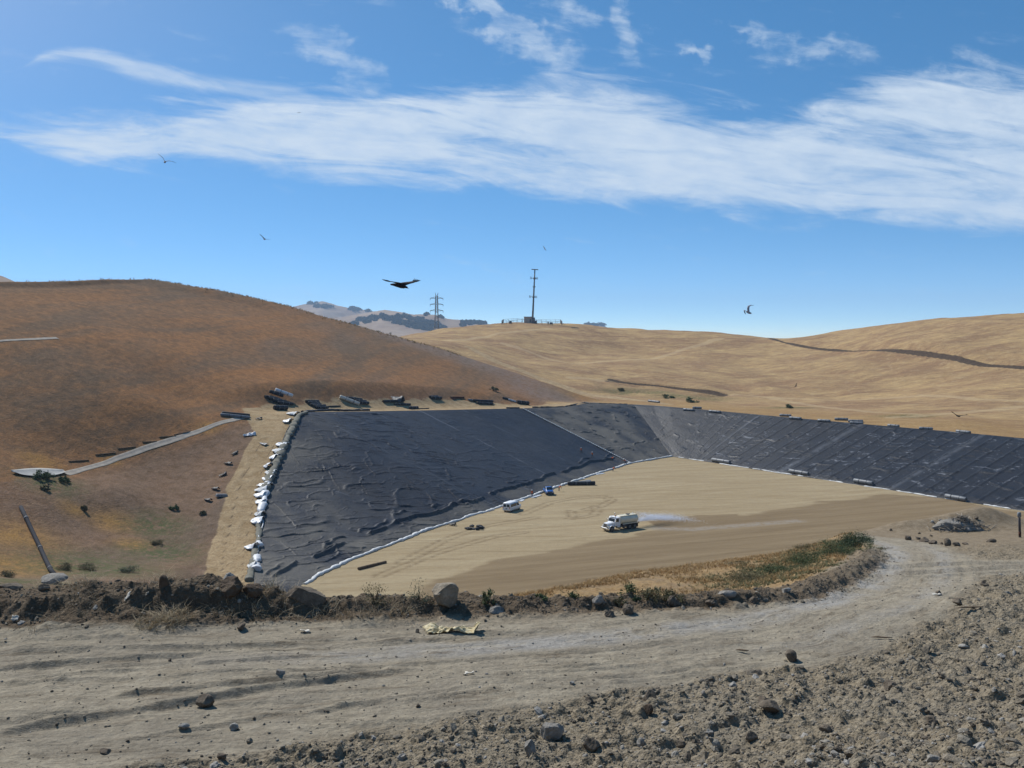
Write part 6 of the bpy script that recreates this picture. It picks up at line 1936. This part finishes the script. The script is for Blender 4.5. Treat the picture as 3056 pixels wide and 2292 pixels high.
# far woods: oak clumps in the folds of the far hills, too many to count
def far_woods():
    rg = np.random.default_rng(51)
    C, S = [], []
    def clump(px, py, D, rx, n, r):
        for _ in range(n):
            x = px + rg.normal() * rx
            X_ = (x - CX) / F * D
            # walk the ray down onto the far hillside
            d = np.linspace(1900, 7600, 900)
            yy = py + rg.normal() * 2.2
            Xs = (x - CX) / F * d
            g = EYE + (HY - yy) / F * d - far_h(Xs, d)
            k = np.nonzero(g <= 0)[0]
            if not len(k):
                continue
            dd = d[k[0]]
            C.append((Xs[k[0]], dd, far_h(Xs[k[0]:k[0] + 1], d[k[0]:k[0] + 1])[0]))
            S.append(r * rg.uniform(.7, 1.3) * dd / 2500)
    for px, py, rx, n in ((1078, 955, 6, 14), (1092, 962, 4, 12), (1105, 953, 6, 12), (1125, 950, 8, 18), (1150, 947, 8, 18), (1168, 950, 5, 12), (1190, 948, 8, 14), (1160, 955, 5, 8), (1185, 962, 8, 16), (1205, 966, 9, 20), (1230, 971, 9, 22), (1250, 978, 9, 22),
                          (1270, 982, 8, 16), (1225, 952, 6, 12), (1245, 955, 8, 14), (1262, 959, 9, 20), (1280, 966, 9, 26), (1295, 972, 9, 22), (1310, 977, 9, 22), (1258, 968, 10, 26), (1270, 974, 10, 26), (1058, 967, 5, 8), (1384, 971, 5, 8)):
        clump(px, py, 4600, rx, n, 6.5)
    for px, py, rx, n in ((1052, 922, 7, 20), (1065, 924, 8, 22), (1098, 929, 4, 10), (930, 906, 9, 14), (955, 914, 10, 16), (975, 918, 9, 14), (990, 907, 3, 4), (1275, 940, 5, 8), (1315, 947, 5, 8), (1400, 964, 8, 20), (1425, 964, 9, 26), (1440, 965, 6, 14), (1760, 971, 9, 16), (1795, 971, 9, 22)):
        clump(px, py, 6500, rx, n, 5.5)
    C, S = np.array(C), np.array(S)
    n = len(C); m = 46
    D = rg.normal(size=(n, m, 3)); D /= np.linalg.norm(D, axis=2)[..., None]
    D *= rg.uniform(.55, 1.0, (n, m, 1)); D[..., 2] = np.abs(D[..., 2]) * 1.1 + .1
    Q = C[:, None] + D * S[:, None, None] * np.array([1.1, 1.1, .85])
    me = leaf_mesh("far_woods", Q.reshape(-1, 3), 4.6, rg, 0, np.repeat(rg.uniform(size=n), m), .8)
    tag(link("far_woods", me, mat_leaf("dark oak crowns", (.022, .030, .024), (.05, .06, .045))), "dark oak clumps in the folds of the far hills", "woods", None, "stuff")


far_woods()


# ------------------------------------------------------------------ drains, pipe and litter on the left slope
M_CONC = plain("pale concrete", (.34, .295, .24), .9, .15, 0, .15, .9, .04)


def ribbon(name, pts, w, mat, lip=.25, dz=.08):
    """A shallow lined channel laid on the land along PTS."""
    pts = np.asarray(pts, float)
    cum = np.concatenate([[0], np.cumsum(np.linalg.norm(np.diff(pts, axis=0), axis=1))])
    s = np.arange(0, cum[-1], .8)
    Q = np.stack([np.interp(s, cum, pts[:, k]) for k in (0, 1)], -1)
    dx, dy = np.gradient(Q[:, 0]), np.gradient(Q[:, 1]); L = np.hypot(dx, dy)
    nx, ny = -dy / L, dx / L
    ww = w * (.85 + .3 * vnoise(s / 4, s * 0, 9))
    prof = ((-1.0, 0.02), (-.75, lip), (-.35, .02), (.35, .0), (.75, lip * .7), (1.0, 0.0))
    rows = []
    zc = land_h(Q[:, 0], Q[:, 1])
    for k, z in prof:
        x, y = Q[:, 0] + nx * ww * k * .5, Q[:, 1] + ny * ww * k * .5
        rows.append(np.stack([x, y, np.maximum(land_h(x, y), zc - .35) + z + dz], -1))
    V = np.stack(rows, 1)
    o = link(name, np_mesh(name, V.reshape(-1, 3), grid_faces(len(s), len(prof))), mat)
    return o


tag(ribbon("drain_channel", SWALE, 1.5, M_CONC, .10, .05), "pale lined drain running down the left slope to the concrete apron", "drain", "lined drains on the brown hill")
tag(ribbon("drain_channel", SWALE2, 1.1, M_CONC, .08, .05), "short pale drain high on the brown hill at the picture's left edge", "drain", "lined drains on the brown hill")
# concrete apron: a dished slab with upturned sides
V = []
for v in np.linspace(-1, 1, 9):
    for u in np.linspace(0, 1, 22):
        k = max(math.sin(math.pi * min(max(u, .02), .98)), 0) ** .6
        q = hit(38 + 156 * u + 6 * v, 1414 - 2 * u + v * (11 * k + 1))
        V.append((q[0], q[1], q[2] + .06 + .16 * (abs(v) ** 2) + .25 * (2 * u - 1) ** 4))
o = link("concrete_apron", np_mesh("concrete_apron", np.array(V), grid_faces(9, 22)), plain("light concrete", (.36, .35, .32), .8, .2, 0, .1, 1.0))
md = o.modifiers.new("thick", 'SOLIDIFY'); md.thickness = .05
tag(o, "pale dished concrete apron at the lower end of the drain", "apron")
for i, (x1, y1, x2, y2, lb) in enumerate(((520, 1299, 568, 1289, "dark straw log highest up beside the pale drain"), (475, 1306, 525, 1303, "second straw log down beside the pale drain"), (425, 1321, 468, 1319, "third straw log down beside the pale drain"), (352, 1341, 405, 1335, "fourth straw log down beside the pale drain"),
                                          (285, 1359, 345, 1353, "fifth straw log down beside the pale drain"), (205, 1379, 265, 1375, "lowest straw log beside the pale drain"))):
    roll(lb, x1, y1, x2, y2, .11, M_WOOD, 0, "straw logs beside the drain", "straw_log", "straw log")
# black drain pipe down the lower left slope
pts = [hit(*q) for q in ((62, 1518), (80, 1555), (100, 1598), (120, 1640), (138, 1680), (152, 1708), (168, 1726))]
root = thing("drain_pipe", "long black drain pipe running down the lower left slope", "pipe", tuple(pts[3]), 0, None)
P0 = pts[3]
MB().tube([p - P0 + np.array([0, 0, .28]) for p in pts], .30, 12).build("pipe", plain("weathered black pipe", (.035, .036, .042), .85, .1), root)
for f in (.15, .5, .8):
    i = f * (len(pts) - 1); a = pts[int(i)]; b = pts[int(i) + 1]; q = a + (b - a) * (i - int(i)) - P0 + np.array([0, 0, .28]); d_ = (b - a) / np.linalg.norm(b - a)
    MB().tube([q - d_ * .12, q + d_ * .12], .35, 12).build("coupling", M_GALV, root)
sheet("plastic_scrap", "white torn plastic scrap on the slope left of the dirt ramp", "plastic sheet", hit(744, 1300), 2.6, 1.2, .5, M_WPLAS, 451, 1.2, .4)
sheet("plastic_scrap", "thin grey film blown onto the upper dirt ramp", "plastic sheet", hit(786, 1326), 2.2, 1.2, -.6, M_ROLLG, 452, .4, .1)
for i, (px, py, r, lb) in enumerate(((700, 1356, .5, "uppermost black liner scrap on the ramp's left bank"), (680, 1386, .6, "second black liner scrap on the ramp's left bank"), (664, 1420, .55, "third black liner scrap on the ramp's left bank"), (642, 1462, .6, "fourth black liner scrap on the ramp's left bank"), (620, 1495, .6, "lowest black liner scrap on the ramp's left bank"),
                                      (772, 1252, .5, "small black scrap beside the long rolls"), (1349, 1568, .6, "small black scrap on the toe of the dark liner"))):
    sheet("liner_scrap", lb, "liner scrap", hit(px, py), 1.8 * r + .6, 1.2 * r + .2, random.uniform(-1, 1), M_ROLL, 460 + i, 1.0, .4, "black liner scraps", 9, 7)
o = MB().box((0, 0, .3), (2.2, .9, .5), ch=.06, tap=(.9, .8)).build("storage_box", M_ROLLG)
o.location = tuple(hit(661, 1483)); o.rotation_euler = (0, .1, .6); tag(o, "grey plastic box lying on the edge of the dirt ramp", "box")

# heap of black scrap on the clay floor by the toe
root = thing("scrap_heap", "heap of crumpled black liner scrap on the clay floor", "scrap heap", tuple(hit(1414, 1579)), 0)
for i in range(9):
    me = rock_mesh("scrap", (random.uniform(1.0, 1.7), random.uniform(.8, 1.4), random.uniform(.5, .8)), 900 + i, 3, 18, .2)
    me.materials.append(M_ROLL)
    o = bpy.data.objects.new("scrap", me); COL.objects.link(o); o.parent = root
    o.location = (random.uniform(-1.5, 1.5), random.uniform(-.8, .8), .2 + .3 * (i > 5))

# ------------------------------------------------------------------ near litter
# crumpled yellowed sheet at the berm foot
c = hit(1345, 1893)
u, v = np.meshgrid(np.linspace(-1, 1, 46), np.linspace(-1, 1, 30))
out = 1 + .25 * fbm(u * 2, v * 2, 471, 3)
x = c[0] + u * .58 * out + (u > .75) * .08; y = c[1] + .15 + v * .22 * out
gz, _ = fg_surface(x, y)
z = gz + .03 + .10 * np.abs(fbm(u * 3.2, v * 2.4, 473, 4)) * 2 * (1 - .6 * np.abs(u)) + .10 * np.exp(-((u + .75) / .15) ** 2) * (v > -.2) + .14 * np.exp(-((u - 1) / .12) ** 2)
m_, t_ = new_mat("yellowed sheet")
nz = t_.noise(t_.pos(), 9.0, 5, .6)
t_.finish(t_.mix(t_.mr(nz, .35, .65), (.42, .33, .17), (.66, .58, .38)), .75, nz, .03, 1.0, .2)
o = link("crumpled_sheet", np_mesh("crumpled_sheet", np.stack([x, y, z], -1).reshape(-1, 3), grid_faces(30, 46)), m_)
md = o.modifiers.new("thick", 'SOLIDIFY'); md.thickness = .008
tag(o, "crumpled yellowish plastic sheet at the foot of the berm beside the road", "plastic sheet")
for px, py, w, lb, sd in ((910, 1888, .2, "small white paper scrap on the road below the left berm", 481), (45, 1850, .14, "small white scrap at the left picture edge of the berm", 482), (380, 1790, .12, "tiny pale scrap on the shaded left berm", 483), (2795, 1778, .2, "pale wood chip on the verge of the far road", 484), (1400, 2015, .16, "thin white film lying in the middle of the road", 485)):
    c = hit(px, py)
    u, v = np.meshgrid(np.linspace(-1, 1, 10), np.linspace(-1, 1, 7))
    x = c[0] + u * w / 2 * (1 + .3 * vnoise(v * 2, u, sd)); y = c[1] + v * w / 3
    gz, _ = fg_surface(x, y)
    o = link("paper_scrap", np_mesh("paper_scrap", np.stack([x, y, gz + .02 + .05 * vnoise(u * 2, v * 2, sd)], -1).reshape(-1, 3), grid_faces(7, 10)), M_CREAM)
    md = o.modifiers.new("thick", 'SOLIDIFY'); md.thickness = .006
    tag(o, lb, "litter", "litter round the road")
for px, py, L, yw, lb in ((2897, 1829, .75, .1, "dark broken plank on the right verge"), (2632, 1908, .45, -.2, "dark stick at the top of the rubble bank"), (2215, 1949, .28, -.3, "dark sliver of wood on the road's right lane"), (2640, 1640, .8, 0.0, "dark stick behind the round dark green bush")):
    c = hit(px, py)
    o = MB().tube([(-L / 2, 0, .04), (-L / 5, .01, .05), (L / 5, .0, .05), (L / 2, .01, .05)], [.012, .03, .026, .012], 7, flat=.6).build("broken_plank", M_WOOD)
    z, _ = fg_surface(np.array([c[0]]), np.array([c[1]]))
    o.location = (c[0], c[1], float(z[0])); o.rotation_euler = (0, 0, yw); tag(o, lb, "wood", "loose wood on the verges")

# marker post at the right edge
c = hit(3044, 1604)
root = thing("marker_post", "thin dark marker post standing at the right picture edge", "post", tuple(c), 0)
root.rotation_euler = (0, math.radians(-2), 0)
h = 80 / F * c[1]
MB().tube([(0, 0, -.2), (0, 0, h * .93)], .065, 10).build("shaft", M_STEEL, root)
MB().tube([(0, 0, h * .74), (0, 0, h * .78), (0, 0, h * .90), (0, 0, h * .94), (0, 0, h * .95)], [.05, .10, .10, .07, .02], 10).build("cap", M_GALV, root)
MB().tube([(0, 0, .10), (0, 0, h * .22)], .068, 10).build("rust_band", M_RUST, root)

# heap of broken sticks and stones at the end of the road
c = hit(2872, 1578)
root = thing("stick_heap", "grey heap of broken branches on the mound before the right liner", "heap", tuple(c), 0)
st = MB(); rg2 = random.Random(5)
for i in range(240):
    a = rg2.uniform(0, 6.28); r = abs(rg2.gauss(0, .55)); x, y = r * 1.5 * math.cos(a), r * .8 * math.sin(a)
    z = .75 * max(0, 1 - r / 1.3) * rg2.uniform(.4, 1)
    L = rg2.uniform(.18, .5); yw = rg2.uniform(0, 6.28); pt = rg2.uniform(-.5, .7)
    d_ = Vector((math.cos(yw) * math.cos(pt), math.sin(yw) * math.cos(pt), math.sin(pt))) * L
    p0 = Vector((x, y, z))
    st.tube([p0 - d_, p0 + d_ * .1 + Vector((0, 0, .03)), p0 + d_], [.016, .02, .009], 5)
st.build("branches", plain("bleached branches", (.26, .225, .18), .9, .1, 0, .35, 4.0), root)
me = rock_mesh("mound", (3.2, 1.8, 1.1), 991, 4, 24, .12); me.materials.append(M_RGRY)
o = bpy.data.objects.new("mound", me); COL.objects.link(o); o.parent = root; o.location = (0, 0, .05)
for i, (px, py, s_, mt, lb) in enumerate(((2785, 1562, 11, M_RPAL, "largest pale stone left of the stick heap"), (2807, 1556, 8, M_RPAL, "pale stone between the largest one and the stick heap"), (2800, 1580, 9, M_RPAL, "pale stone below the largest pale stone"), (2822, 1578, 10, M_RPAL, "bright stone low in front of the stick heap"),
                                          (2868, 1568, 12, M_RPAL, "pale stone right in front of the stick heap"), (2842, 1560, 9, M_RGRY, "grey stone at the foot of the stick heap"), (2915, 1552, 12, M_RBRN, "brown stone right of the stick heap"), (2660, 1584, 9, M_RBRN, "small brown stone at the far end of the road"),
                                          (2745, 1594, 9, M_RBRN, "small clod between road junction and stick heap"), (2780, 1602, 8, M_RBRN, "dark clod under the largest pale stone"))):
    rock(lb, px - s_ / 2, py - s_ * .8, px + s_ / 2, py, mt, 160 + i, .9, .1, "stone", "stone", "stones round the stick heap")
